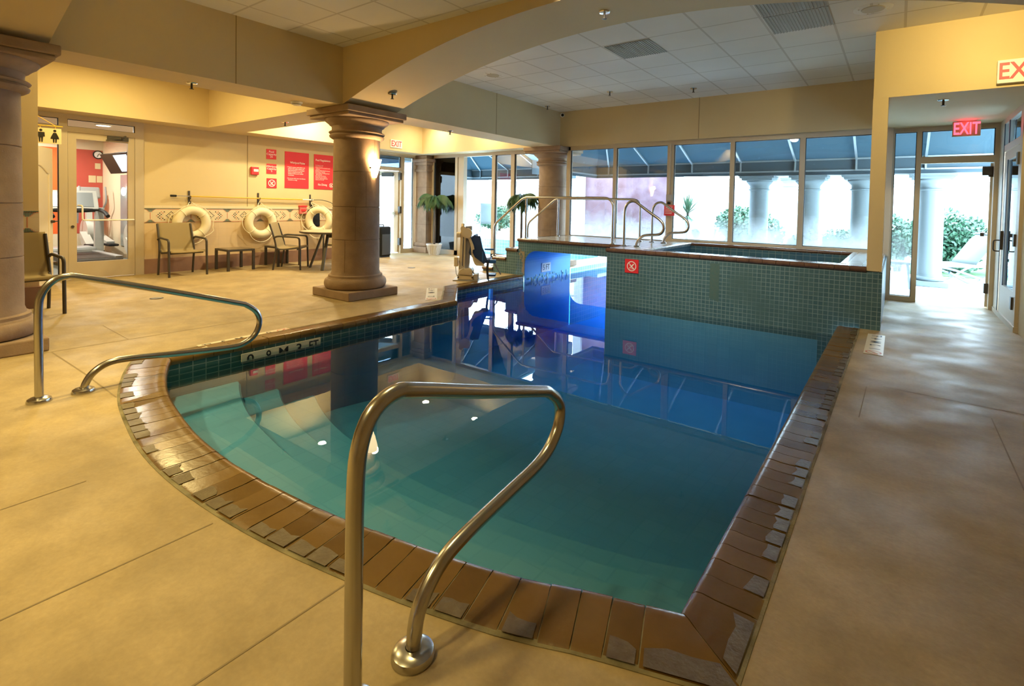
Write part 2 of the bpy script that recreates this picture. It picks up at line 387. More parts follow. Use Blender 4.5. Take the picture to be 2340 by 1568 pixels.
def catmull(P, k=6):
    P = [Vector(p) for p in P]; out = []
    for i in range(len(P)-1):
        a = P[max(i-1, 0)]; b = P[i]; c = P[i+1]; d = P[min(i+2, len(P)-1)]
        for j in range(k):
            t = j/k; out.append(0.5*((2*b) + (c-a)*t + (2*a-5*b+4*c-d)*t*t + (3*b-a-3*c+d)*t**3))
    out.append(P[-1]); return out
# ------------------------------------------------------------------ setting
ZC, ZS = 3.284, 2.555           # ceiling, soffit
XW = -10.42                     # left wall
ARC = [(-0.535,1.607),(-0.811,1.515),(-1.039,1.425),(-1.418,1.326),(-1.976,1.227),(-2.539,1.184),(-3.036,1.197),(-3.479,1.256),(-3.979,1.353),(-4.456,1.507),(-4.765,1.64)]
arc = [(p.x, p.y) for p in catmull([(x, y, 0) for x, y in ARC], 5)]
POOL = [(-0.53,6.75)] + arc + [(-4.77,4.95),(-5.58,5.80),(-5.60,7.56)]
def miter(path, w, left=False):
    """offset a polyline to the outside of the pool"""
    out = []
    for i, p in enumerate(path):
        p = Vector(p)
        ds = []
        if i > 0: ds.append((p - Vector(path[i-1])).normalized())
        if i < len(path)-1: ds.append((Vector(path[i+1]) - p).normalized())
        ns = [Vector((-d.y, d.x)) for d in ds]
        n = sum(ns, Vector((0,0))); n.normalize()
        k = 1/max(0.35, n.dot(ns[0]))
        out.append(p - n*w*k*(-1 if left else 1))
    return [tuple(q) for q in out]
# direction of travel is clockwise seen from above (right side down, arc to the left, up) -> outside is on the left hand
OUT = miter(POOL, 0.215, True)

# floor with the pool cut out
def build_floor():
    hole = [(x, y) for x, y in OUT] + [(-5.82,9.6)]
    hole = hole[:-1] + [(-5.82,7.56),(-5.60,7.56),(-5.60,9.55),(-3.5,9.55),(-3.5,6.77),(-0.315,6.77)]
    outer = [(-10.6,-3.2),(1.6,-3.2),(1.6,9.55),(-3.4,9.55),(-10.6,9.55)]
    bm = bmesh.new()
    def loop(P):
        vs = [bm.verts.new((x, y, 0)) for x, y in P]
        return [bm.edges.new((vs[i], vs[(i+1) % len(vs)])) for i in range(len(vs))]
    e = loop([(-10.6,-3.2),(1.6,-3.2),(1.6,9.56),(-10.6,9.56)]) + loop(hole)
    bmesh.ops.triangle_fill(bm, use_beauty=True, use_dissolve=False, edges=e)
    mb = MB(); bm.verts.index_update()
    mb.add([v.co[:] for v in bm.verts], [[v.index for v in f.verts] for f in bm.faces])
    # keep only faces that are not inside the hole
    def inside(p):
        c = False; n = len(hole)
        for i in range(n):
            a, b = hole[i], hole[(i+1) % n]
            if (a[1] > p[1]) != (b[1] > p[1]) and p[0] < (b[0]-a[0])*(p[1]-a[1])/(b[1]-a[1])+a[0]: c = not c
        return c
    keep = []
    for f in mb.f:
        cx = sum(mb.v[i][0] for i in f)/3; cy = sum(mb.v[i][1] for i in f)/3
        if not inside((cx, cy)): keep.append([i for i in f])
    bm.free()
    g = MB(); g.add(mb.v, keep)
    for i, f in enumerate(g.f):      # faces up
        a, b, c = (Vector(g.v[k]) for k in f[:3])
        if (b-a).cross(c-a).z < 0: g.f[i] = f[::-1]
    def joint(a, b, w=0.008, m=1):
        a = Vector((a[0], a[1], 0)); b = Vector((b[0], b[1], 0)); d = (b-a).normalized(); n = Vector((-d.y, d.x, 0))*w/2
        z = Vector((0,0,0.0012)); g.add([a-n+z, b-n+z, b+n+z, a+n+z], [(0,1,2,3)], m)
    for a_, b_, w_ in (((-5.71,1.0),(-5.66,3.32),.008),((-5.66,3.32),(-5.62,6.2),.008),((-6.51,1.64),(-5.70,1.62),.006),((-5.69,1.10),(-4.84,1.11),.010),((-4.84,1.11),(-4.10,1.10),.009),
        ((-2.97,0.0),(-2.985,0.69),.006),((-2.19,-.4),(-2.20,0.90),.007),((-1.50,-.6),(-1.49,1.02),.007),((-0.15,4.53),(-0.16,3.82),.006),((-0.05,4.61),(1.1,4.54),.010),((0.53,4.35),(0.53,3.3),.007),
        ((-6.48,5.32),(-6.36,6.9),.006),((-10.3,7.0),(-6.3,6.95),.006)): joint(a_, b_, w_)
    o = g.build('floor', ['concrete','joint'], fix=False); struct(o, 'tan sealed concrete pool deck with scored joints', 'floor'); return o
build_floor()

# coping of single glazed bricks on a mortar bed
def build_coping():
    g = MB(); W = 0.235
    chains = [([(-0.53,6.745),(-0.535,1.607)], 0.105, 0.215), (arc, 0.105, 0.26), ([arc[-1],(-4.77,4.95)], 0.16, 0.215),
              ([(-4.77,4.95),(-5.58,5.80)], 0.16, 0.215), ([(-5.58,5.80),(-5.60,7.54)], 0.16, 0.215)]
    chains = [c[0] for c in chains], [c[1] for c in chains], [c[2] for c in chains]
    def nrm(a, b):
        d = (Vector(b)-Vector(a)).normalized(); return Vector((d.y, -d.x))*-1 if False else Vector((-d.y, d.x))*-1
    # travel (down the right side, then left) keeps the pool on the right hand: the outside is on the left
    def left(a, b):
        d = (Vector(b)-Vector(a)).normalized(); return Vector((-d.y, d.x))
    ends = []
    for path in chains[0]: ends.append((left(path[0], path[1]), left(path[-2], path[-1])))
    rnd = random.Random(3)
    for ci, path in enumerate(chains[0]):
        pitch, w = chains[1][ci], chains[2][ci]
        P = [Vector(p) for p in path]; L = [0]
        for a, b in zip(P, P[1:]): L.append(L[-1]+(b-a).length)
        n = max(2, round(L[-1]/pitch))
        def at(s):
            for i in range(len(P)-1):
                if s <= L[i+1]+1e-9:
                    t = (s-L[i])/(L[i+1]-L[i]); p = P[i].lerp(P[i+1], t); d = (P[i+1]-P[i]).normalized()
                    if len(P) > 2:
                        d0 = (P[max(i,1)]-P[max(i,1)-1]).normalized() if t < 0.5 else (P[i+1]-P[i]).normalized()
                        d1 = (P[i+1]-P[i]).normalized() if t < 0.5 else (P[min(i+2,len(P)-1)]-P[min(i+1,len(P)-2)]).normalized()
                        d = d0.lerp(d1, t+0.5 if t < 0.5 else t-0.5).normalized()
                    return p, Vector((-d.y, d.x))
            return P[-1], Vector((-d.y, d.x))
        def off(s):
            p, nn = at(min(max(s, 0), L[-1])); k = 1.0
            for e, j, other in ((0, 0, ci-1), (L[-1], 1, ci+1)):
                if abs(s-e) < 1e-6 and 0 <= other < len(chains[0]):
                    mm = (ends[ci][j] + ends[other][1-j]).normalized(); k = 1/max(0.4, mm.dot(ends[ci][j])); nn = mm
            return p, nn, k
        for i in range(n):
            s0 = L[-1]*i/n; s1 = L[-1]*(i+1)/n
            (p0, n0, k0), (p1, n1, k1) = off(s0), off(s1)
            h = rnd.uniform(-0.0015, 0.002); gap = 0.0045
            prof = [(0.030,-0.062),(0.006,-0.058),(0.0,-0.040),(0.0,-0.022),(0.006,-0.008),(0.020,0.004),(0.040,0.0075),(0.062,0.006),(0.085,0.004),(w-0.02,0.006),(w,0.001),(w,-0.05)]
            rows = []
            for p, nn, k, sg in ((p0, n0, k0, 1), (p1, n1, k1, -1)):
                q = (p1-p0).normalized()*gap*sg/2
                rows.append([(p.x+q.x+nn.x*a*k, p.y+q.y+nn.y*a*k, z+(h if z > -0.02 else 0)) for a, z in prof])
            m = len(prof); vs = rows[0]+rows[1]
            fs = [(j, m+j, m+j+1, j+1) for j in range(m-1)] + [tuple(range(m)), tuple(range(2*m-1, m-1, -1))]
            mt = 1 if rnd.random() < 0.4 else 0
            g.add(vs, fs, mt, False)
            for fi in range(len(g.s)-len(fs), len(g.s)-len(fs)+m-4): g.s[fi] = True
            bed = [(0.012,-0.058),(0.010,-0.012),(0.03,0.0005),(0.06,0.002),(w+0.012,0.0025),(w+0.012,-0.05)]
            vs = []
            for p, nn, k in ((p0, n0, k0), (p1, n1, k1)): vs += [(p.x+nn.x*a*k, p.y+nn.y*a*k, z) for a, z in bed]
            m = len(bed); g.add(vs, [(j, m+j, m+j+1, j+1) for j in range(m-1)], 2)
            # worn cement smeared over the deck-side end of many bricks
            if ci < 2 and rnd.random() < 0.62:
                d0 = w*rnd.uniform(0.66, 0.80); d1 = w*rnd.uniform(0.66, 0.80); dm = (d0+d1)/2+rnd.uniform(-.012,.012)
                t0, t1 = rnd.uniform(0.03,0.12), rnd.uniform(0.88,0.97)
                def pt(t, a, z):
                    p = p0.lerp(p1, t); nn = n0.lerp(n1, t); k = k0*(1-t)+k1*t; return (p.x+nn.x*a*k, p.y+nn.y*a*k, z)
                zz = 0.0085+h
                g.add([pt(t0,d0,zz), pt(0.35,dm+0.006,zz), pt(0.65,dm,zz), pt(t1,d1,zz), pt(t1,w-.004,zz), pt(t0,w-.004,zz)], [(0,1,2,3,4,5)], 3)
    o = g.build('pool_coping', ['coping','coping_b','mortar', pbr('cement stained brick', (0.130,0.098,0.046), 0.42, var=(0.085,0.056,0.018), vscale=25, bump=0.2, bscale=80)])
    struct(o, 'brown glazed brick coping around the edge of the pool', 'coping')
build_coping()

# pool shell: tile band, plaster walls, curved steps, sloping floor
def build_pool():
    wall = miter(POOL, 0.016, True)
    g = MB()
    for a, b in zip(wall, wall[1:]):
        g.quad((*a,-0.05),(*b,-0.05),(*b,-0.26),(*a,-0.26), 0)
        g.quad((*a,-0.26),(*b,-0.26),(*b,-1.6),(*a,-1.6), 3 if min(a[1],b[1]) > 4.9 and a[0] < -4 else 1)
    g.quad((-5.607,7.5,-0.3),(-5.607,9.2,-0.3),(-5.607,9.2,-1.6),(-5.607,7.5,-1.6), 3); g.quad((-5.596,9.2,-0.01),(-5.596,12.19,-0.01),(-5.596,12.19,-1.6),(-5.596,9.2,-1.6), 2)
    g.quad((-3.506,9.25,-0.01),(-3.506,12.2,-0.01),(-3.506,12.2,-1.6),(-3.506,9.25,-1.6), 2)
    g.quad((-5.6,12.19,-0.01),(-3.5,12.19,-0.01),(-3.5,12.19,-1.6),(-5.6,12.19,-1.6), 2)
    fl = [(-0.5,1.2,-0.86),(-5.65,1.1,-0.86),(-5.65,3.2,-0.90),(-5.65,5.6,-1.12),(-5.65,12.3,-1.3),(-0.5,12.3,-1.3),(-0.5,5.6,-1.12),(-0.5,3.2,-0.90)]
    g.add(fl, [(0,1,2,7),(7,2,3,6)], 1); g.add(fl, [(6,3,4,5)], 3)
    for d, zt, zb in ((0.52,-0.33,-0.55),(0.88,-0.50,-0.75),(1.25,-0.67,-0.95)):
        A = [(x, y) for x, y in arc]; A[0] = (-0.50, A[0][1]); A[-1] = (-4.80, A[-1][1])
        top = [(x, y, zt) for x, y in A]; frt = [(x, y+d, zt) for x, y in A]; bot = [(x, y+d, zb) for x, y in A]
        k = len(A)
        nose = [(x, y+d+0.018, zt-0.02) for x, y in A]
        g.add(top+frt, [(i, i+1, k+i+1, k+i) for i in range(k-1)], 1)
        g.add(frt+nose, [(i, i+1, k+i+1, k+i) for i in range(k-1)], 1, True)
        g.add(nose+bot, [(i, i+1, k+i+1, k+i) for i in range(k-1)], 1)
    o = g.build('pool_basin', ['tile_band','plaster','tile_pale','bluepaint']); struct(o, 'pale plastered pool basin with green tile band and curved entry steps', 'pool')
    # water
    w = MB(); ring = miter(POOL, 0.012, True)
    ring = [(-0.50,6.9)] + ring[:-1] + [(-5.62,7.56),(-5.62,12.21),(-3.48,12.21),(-3.48,6.9)]
    w.prism(ring, -1.62, -0.128)
    o = w.build('pool_water', 'water'); tag(o, 'still teal water filling the indoor pool', 'water', kind='structure')
build_pool()

# ceiling, beams, soffits, walls
o = MB().box(-10.7,1.7,-3.3,9.4,ZC,ZC+0.1).build('ceiling', 'ceiling'); struct(o, 'white lay-in tile ceiling', 'ceiling')
g = MB(); g.box(-6.46,-5.87,-3.2,9.10,ZS,ZC+.02)
for y in (2.62, 7.0, -1.0):
    g.box(-5.8705,-5.8685,y-.004,y+.004,ZS,ZC,1)
o = g.build('ceiling_beam', ['wall', pbr('control joint', (0.28,0.20,0.08), 0.9)]); struct(o, 'cream beam running above the row of stone columns', 'beam')
def arch(name, y0, y1, label):
    g = MB(); P = []
    for i in range(41):
        x = -5.87 + (1.2+5.87)*i/40; P.append((x, max(ZS+0.0, 3.172-0.0495*(x+2.35)**2)))
    n = len(P); front = [(x, y0, z) for x, z in P]; back = [(x, y1, z) for x, z in P]
    ft = [(x, y0, ZC+.02) for x, z in P]; bt = [(x, y1, ZC+.02) for x, z in P]
    q = lambda A, B, m, s=False: g.add(A+B, [(i, i+1, n+i+1, n+i) for i in range(n-1)], m, s)
    q(front, ft, 0); q(back, bt, 0); q(front, back, 0, True)
    o = g.build(name, 'wall'); struct(o, label, 'arch'); return o
arch('arch_beam', 3.92, 4.75, 'cream arched beam springing from the middle stone column')
arch('arch_beam.001', 0.28, 1.12, 'cream arched beam springing from the left stone column')
# left bay soffits with raised trays
g = MB()
g.box(XW-.02,-9.90,1.0,9.4,ZS,ZC+.02); g.box(-9.90,-6.46,3.97,4.61,ZS,ZC+.02); g.box(-9.9,-6.46,8.90,9.52,ZS,ZC+.02); g.box(-9.9,-6.46,-0.2,0.97,ZS,ZC+.02)
o = g.build('soffit', 'wall'); struct(o, 'cream dropped soffit of the left bay', 'soffit')
g = MB(); g.box(-5.87,-0.27,9.10,9.50,ZS,ZC+.02)
g.box(-2.944,-2.936,9.098,9.1,ZS,ZC,1)
o = g.build('wall_back', ['wall', 'joint']); struct(o, 'cream bulkhead wall above the long window', 'wall')
g = MB(); g.box(-0.265,1.7,6.75,9.55,ZS,ZC+.02)
o = g.build('soffit.001', 'wall'); struct(o, 'cream dropped soffit over the exit passage', 'soffit')
o = MB().box(-0.268,-0.128,6.752,7.0,0.655,ZS).build('trim_1', 'wall'); struct(o, 'cream wall post at the right end of the whirlpool', 'post')
o = MB().box(-10.7,1.7,-3.3,-3.2,0,ZC).build('wall_front', 'wall'); struct(o, 'cream wall behind the viewer', 'wall')
g = MB(); g.box(1.12,1.3,-3.2,7.72,0,ZC); g.box(1.12,1.3,9.18,9.55,2.46,ZS)
o = g.build('wall_right', 'wall'); struct(o, 'cream wall along the right of the exit passage', 'wall')

# left wall: peach tile dado, mosaic border, cream paint above, stone base
g = MB()
g.box(XW-.18,XW,3.17,7.30,1.10,ZS+.02,0)             # painted
g.box(XW-.18,XW,3.17,7.30,0,0.87,1)                  # dado tile
g.box(XW-.18,XW+.004,3.17,7.30,0.87,1.17,2)          # ivory band
g.box(XW,XW+.004,4.868,4.874,1.17,ZS,3)
o = g.build('wall_left', ['wall','dado','band_m','joint']); struct(o, 'cream wall with peach tile dado carrying the life rings', 'wall')
o = MB().box(XW-.05,XW+.03,3.17,7.30,0,0.25).build('baseboard_left', 'pink_base'); struct(o, 'pink stone skirting along the left wall', 'skirting')
def mosaic(name, x, y0, y1, label, first):
    g = MB(); c = 0.01335; z0 = 0.872; per = 0.616
    def sq(y, z, m, w=1, h=1):
        y -= c*(w-1)/2; z -= c*(h-1)/2
        if y0 <= y and y+c*w <= y1: g.quad((x,y+.001,z+.001),(x,y+c*w-.001,z+.001),(x,y+c*w-.001,z+c*h-.001),(x,y+.001,z+c*h-.001), m)
    top = z0+19*c
    y = y0
    while y < y1-c:
        sq(y, top-c, 0); sq(y, top-2*c, 1); sq(y, z0, 1); y += c
    k = -1
    while first+k*per < y1+per:
        yc = first+k*per
        for i in range(4):                    # stepped bracket, top and bottom
            hw = 5-i
            for j in range(-hw, hw+1):
                m = 1 if abs(j) == hw and i > 0 else 0
                sq(yc+(j-.5)*c, top-(i+2)*c, m); sq(yc+(j-.5)*c, z0+i*c, m)
        for i in range(5, 14): sq(yc-c*.5, z0+i*c*1.0-c*.5, 1)
        zc = z0+9*c
        for side, yd in ((-1, yc+per*.26), (1, yc+per*.74)):      # chevrons
            for a in range(-3, 4):
                for b in range(2):
                    sq(yd - side*((abs(a)-2)*1.7*c + (b-.5)*3.4*c) - c*.5, zc+a*1.7*c-c*.5, 2 if (a+b) % 3 else 1, 1.45, 1.45)
        yf = yc+per*.5
        for a in range(-4, 5):
            for b in range(-4, 5):
                if abs(a)+abs(b) == 4 or (abs(a)+abs(b) == 3 and a*b != 0 and False) or (abs(a) == 1 and abs(b) == 1): sq(yf+a*c*1.35-.5*c, zc+b*c*1.35-.5*c, 0 if (a+b) % 4 else 2, 1.3, 1.3)
        k += 1
    o = g.build(name, ['teal_m','coral_m','dark_m'], fix=False); struct(o, label, 'border'); return o
mosaic('trim_2', XW+.0065, 3.175, 7.25, 'blue green and coral mosaic border on the left wall', 3.27)
# restroom block on the far left
g = MB(); X0 = -8.08
g.box(-10.6,X0,-3.2,1.457,1.13,ZC,0); g.box(-10.6,X0,-3.2,1.457,0,0.86,1); g.box(-10.6,X0+.003,-3.2,1.46,0.86,1.13,2)
o = g.build('wall_left.001', ['wall','dado','band_m']); struct(o, 'cream restroom wall behind the left column', 'wall')
o = MB().box(X0-.2,X0+.03,-3.2,1.475,0,0.25).build('baseboard_left.001', 'pink_base'); struct(o, 'pink stone skirting of the restroom wall', 'skirting')
mosaic('trim_3', X0+.0055, 0.2, 1.455, 'mosaic border on the restroom wall', 1.36)

# ------------------------------------------------------------------ glazing
def pane(par, x0, x1, y0, y1, z0, z1, mat, name='pane'):
    if abs(x1-x0) > abs(y1-y0): ym = (y0+y1)/2; g = MB().box(x0,x1,ym-.003,ym+.003,z0,z1)
    else: xm = (x0+x1)/2; g = MB().box(xm-.003,xm+.003,y0,y1,z0,z1)
    return g.build(name, mat, par)
def gasket(g, axis, a0, a1, c, z0, z1, t=0.008, m=1):
    """thin black rubber line inside a frame opening"""
    for (p0, p1, q0, q1) in ((a0, a0+t, z0, z1), (a1-t, a1, z0, z1), (a0, a1, z0, z0+t), (a0, a1, z1-t, z1)):
        if axis == 'x': g.box(p0, p1, c-.012, c+.012, q0, q1, m)
        else: g.box(c-.012, c+.012, p0, p1, q0, q1, m)
# window 1: five tall panes over the whirlpool and bridge
wn = struct(empty('window_1', (-3,9.25,0.62)), 'long window of five tall panes behind the whirlpool', 'window')
Y0, Y1 = 9.20, 9.29; zb, zt = 0.66, ZS
g = MB(); ms = [(-5.75,-5.66),(-4.66,-4.59),(-3.54,-3.42),(-2.41,-2.34),(-1.325,-1.25),(-0.27,-0.10)]
for a, b in ms: g.box(a, b, Y0, Y1, zb-.4, zt)
g.box(-5.75,-0.1,Y0,Y1,zt-.075,zt+.01); g.box(-3.5,-0.1,Y0-.02,Y1,zb+.0,zb+.075); g.box(-5.75,-3.5,Y0,Y1,zb-.03,zb+.03)
for (a, b), (c, d) in zip(ms, ms[1:]): gasket(g, 'x', b, c, 9.245, zb+(0.075 if b > -3.5 else .03), zt-.075)
g.build('frame', ['frame','frame_dark'], wn)
for (a, b), (c, d) in zip(ms, ms[1:]): pane(wn, b, c, 9.245, 9.245, zb+.03, zt-.07, 'glass_fog')
# window 2: full height glazing left of the far column, with an open sliding door
wn = struct(empty('window_2', (-8,9.4,0)), 'full height glazing beside the potted palms', 'window')
g = MB(); Y0, Y1 = 9.36, 9.45; zt = ZS+.01
ms = [(-10.02,-9.96),(-9.18,-9.10),(-7.96,-7.86),(-7.38,-7.28),(-6.50,-6.42)]
for a, b in ms: g.box(a, b, Y0, Y1, 0, zt)
g.box(-9.08,-8.90,Y0+.02,Y1+.05,0.0,zt-.07)
g.box(-10.02,-6.42,Y0,Y1,zt-.08,zt); g.box(-10.02,-9.1,Y0,Y1,0,0.12); g.box(-7.96,-6.42,Y0,Y1,0,0.12)
for a, b in ((-9.96,-9.18),(-7.86,-7.38),(-7.28,-6.50)): gasket(g, 'x', a, b, 9.40, .12, zt-.08)
g.build('frame', ['frame','frame_dark'], wn)
pane(wn, -9.96,-9.18,9.40,9.40,.12,zt-.08,'glass_tint'); pane(wn, -7.86,-7.38,9.40,9.40,.12,zt-.08,'glass'); pane(wn, -7.28,-6.50,9.40,9.40,.12,zt-.08,'glass')
# door 1: exit door at the far end of the left wall, standing open outwards
XD = -10.50
dn = struct(empty('door_1', (XD,8.4,0)), 'glazed exit door standing open in the left wall', 'door')
g = MB(); ms = [(7.30,7.40),(8.70,8.80),(9.12,9.20)]
for a, b in ms: g.box(XD-.05, XD+.05, a, b, 0, ZS+.02)
g.box(XD-.05,XD+.05,7.3,9.2,ZS-.07,ZS+.02); g.box(XD-.05,XD+.05,7.4,8.75,2.12,2.20); g.box(XD-.05,XD+.05,8.8,9.15,0,0.10)
gasket(g,'y',7.40,8.70,XD,2.20,ZS-.07); gasket(g,'y',8.80,9.12,XD,.10,ZS-.07)
g.build('frame', ['frame','frame_dark'], dn)
pane(dn, XD,XD,7.40,8.70,2.20,ZS-.07,'glass_tint'); pane(dn, XD,XD,8.80,9.12,.10,ZS-.07,'glass_fog2')
lf = empty('door_leaf', (XD-.02,8.68,0)); lf.parent = dn; lf.location = (-.02,0.28,0)
ang = R(62)
def leafpt(g0): 
    g0.xform(Matrix.Translation((XD-.03,8.68,0)) @ Matrix.Rotation(-ang, 4, 'Z')); return g0
g = MB(); wL = 0.98
for a, b in ((-wL,-wL+.11),(-.11,0)): g.box(-.022,.022,a,b,0.02,2.11)
g.box(-.022,.022,-wL,0,2.0,2.11); g.box(-.022,.022,-wL,0,0.02,0.26)
leafpt(g).build('leaf_frame', 'frame', lf)
g = MB().box(-.004,.004,-wL+.11,-.11,.26,2.0); leafpt(g).build('pane', 'glass', lf)
g = MB(); g.bar((.08,-wL+.05,1.02),(.08,-.05,1.02),.035,.05); g.box(.02,.09,-.12,-.04,.98,1.07); g.box(.02,.09,-wL+.03,-wL+.10,.96,1.09)
leafpt(g).build('push_bar', 'chrome', lf)
g = MB(); 
for z in (.30,1.12,1.98): g.box(XD-.07,XD+.055,8.66,8.72,z-.09,z+.09)
g.build('hinge', 'bronze', dn)
g = MB(); g.box(.02,.10,-.42,-.12,1.97,2.07); leafpt(g).build('door_closer', 'darkgrey', lf)
# door 2: glass door of the fitness room
XG = XW
dn = struct(empty('door_2', (XG,2.4,0)), 'cream framed glass door and sidelight of the fitness room', 'door')
g = MB(); 
for a, b in ((1.46,1.52),(2.10,2.20),(3.05,3.17)): g.box(XG-.06, XG+.04, a, b, 0, ZS)
g.box(XG-.06,XG+.04,1.46,3.17,ZS-.07,ZS+.01); g.box(XG-.06,XG+.04,1.46,3.17,2.29,2.37); g.box(XG-.06,XG+.04,1.52,2.1,0,.05)
gasket(g,'y',1.52,2.10,XG,2.37,ZS-.07); gasket(g,'y',2.20,3.05,XG,2.37,ZS-.07); gasket(g,'y',1.52,2.10,XG,.05,2.29)
g.build('frame', ['frame','frame_dark'], dn)
pane(dn,XG,XG,1.52,2.10,2.37,ZS-.07,'glass'); pane(dn,XG,XG,2.20,3.05,2.37,ZS-.07,'glass'); pane(dn,XG,XG,1.52,2.10,.05,2.29,'glass')
lf = empty('door_leaf', (0,0,0)); lf.parent = dn
g = MB(); 
g.box(XG-.02,XG+.03,2.205,2.305,.015,2.285); g.box(XG-.02,XG+.03,2.955,3.045,.015,2.285); g.box(XG-.02,XG+.03,2.205,3.045,2.19,2.285); g.box(XG-.02,XG+.03,2.205,3.045,.015,.27)
g.build('leaf_frame','frame',lf)
pane(lf,XG,XG,2.305,2.955,.27,2.19,'glass')
g = MB(); g.tube(arc_pts([(XG+.03,2.32,1.16),(XG+.09,2.36,1.16),(XG+.09,2.36,.93),(XG+.09,3.02,.93),(XG+.03,3.02,.93)],.03,4),.012,8); g.build('push_bar','white',lf)
MB().cyl((XG+.03,2.255,.83),(XG+.045,2.255,.83),.02,16).build('door_lock','bronze',lf)
g = MB(); g.box(XG+.03,XG+.08,2.68,2.95,2.22,2.28); g.bar((XG+.06,2.66,2.21),(XG+.13,2.84,2.25),.02,.012); g.bar((XG+.13,2.84,2.25),(XG+.05,2.92,2.30),.02,.012); g.build('door_closer','bronze',lf)
# door 3: open exit door beside the whirlpool with sidelight and transom
YE = 9.36
dn = struct(empty('door_3', (0.6,YE,0)), 'aluminium framed exit doorway with sidelight and transom, standing open', 'door')
g = MB()
for a, b in ((-0.13,-0.075),(0.185,0.245),(1.045,1.12)): g.box(a,b,YE-.05,YE+.06,0,ZS)
g.box(-0.13,1.12,YE-.05,YE+.06,ZS-.06,ZS+.01); g.box(0.2,1.1,YE-.05,YE+.06,2.03,2.12); g.box(-0.1,0.2,YE-.05,YE+.06,0,.07)
gasket(g,'x',-0.075,0.185,YE,.07,ZS-.06); gasket(g,'x',0.245,1.045,YE,2.12,ZS-.06)
g.build('frame',['frame','frame_dark'],dn)
pane(dn,-0.075,0.185,YE,YE,.07,ZS-.06,'glass_fog2'); pane(dn,0.245,1.045,YE,YE,2.12,ZS-.06,'glass')
lf = empty('door_leaf',(0,0,0)); lf.parent = dn
g = MB(); th = R(97)
def lp(g0): return g0.xform(Matrix.Translation((1.04,YE+.07,0)) @ Matrix.Rotation(-th,4,'Z'))
wl = 0.80
for a, b in ((-wl,-wl+.10),(-.10,0)): g.box(a,b,-.022,.022,.02,2.02)
g.box(-wl,0,-.022,.022,1.92,2.02); g.box(-wl,0,-.022,.022,.02,.25); lp(g).build('leaf_frame','frame',lf)
lp(MB().box(-wl+.1,-.1,-.004,.004,.25,1.92)).build('pane','glass',lf)
lp(MB().box(-wl+.02,-.05,-.10,-.06,1.0,1.05)).build('push_bar','bronze',lf)
for z in (.28,1.9): MB().box(1.0,1.06,YE+.02,YE+.10,z-.07,z+.07).build('hinge','bronze',dn)
g = MB(); g.box(.93,1.03,YE+.0,YE+.06,1.85,1.97); g.build('door_closer','bronze',dn)
# door 4: pair of glass doors in the right wall of the passage
XR = 1.12
dn = struct(empty('door_4',(XR,8.3,0)),'aluminium glass door in the right wall of the exit passage','door')
g = MB()
for a, b in ((9.00,9.33),(8.96,9.02),(7.72,7.86)): g.box(XR-.03,XR+.06,a,b,0.0,ZS)
g.box(XR-.03,XR+.06,7.7,9.3,ZS-.07,ZS); g.box(XR-.03,XR+.06,7.8,9.0,2.12,2.20); g.box(XR-.02,XR+.06,8.60,8.72,2.2,ZS-.05); g.box(XR-.04,XR+.02,7.7,9.33,0,.06)
g.box(XR-.034,XR-.028,8.92,8.96,.05,ZS-.07,1); g.box(XR-.034,XR-.028,8.56,8.60,2.2,ZS-.07,1)
g.build('frame',['frame','frame_dark'],dn)
lf = empty('door_leaf',(0,0,0)); lf.parent = dn
g = MB()
for a, b in ((8.72,8.92),(7.87,7.97)): g.box(XR-.02,XR+.03,a,b,.06,2.11)
g.box(XR-.02,XR+.03,7.87,8.92,2.0,2.11); g.box(XR-.02,XR+.03,7.87,8.92,.06,.42); g.box(XR-.024,XR-.018,8.66,8.70,.42,2.0,1)
g.build('leaf_frame',['frame','frame_dark'],lf)
pane(lf,XR,XR,7.97,8.72,.42,2.0,'glass_tint'); pane(dn,XR,XR,7.86,8.96,2.2,ZS-.07,'glass_tint')
g = MB(); g.box(XR-.05,XR-.015,8.78,8.86,.86,1.10); g.tube(arc_pts([(XR-.05,8.80,.98),(XR-.11,8.80,.98),(XR-.11,8.80,.84),(XR-.05,8.80,.84)],.03,4),.008,8); g.build('door_handle','bronze',lf)
for z in (.30,1.02,1.95): MB().box(XR-.05,XR-.01,7.84,7.92,z-.07,z+.07).build('hinge','bronze',dn)
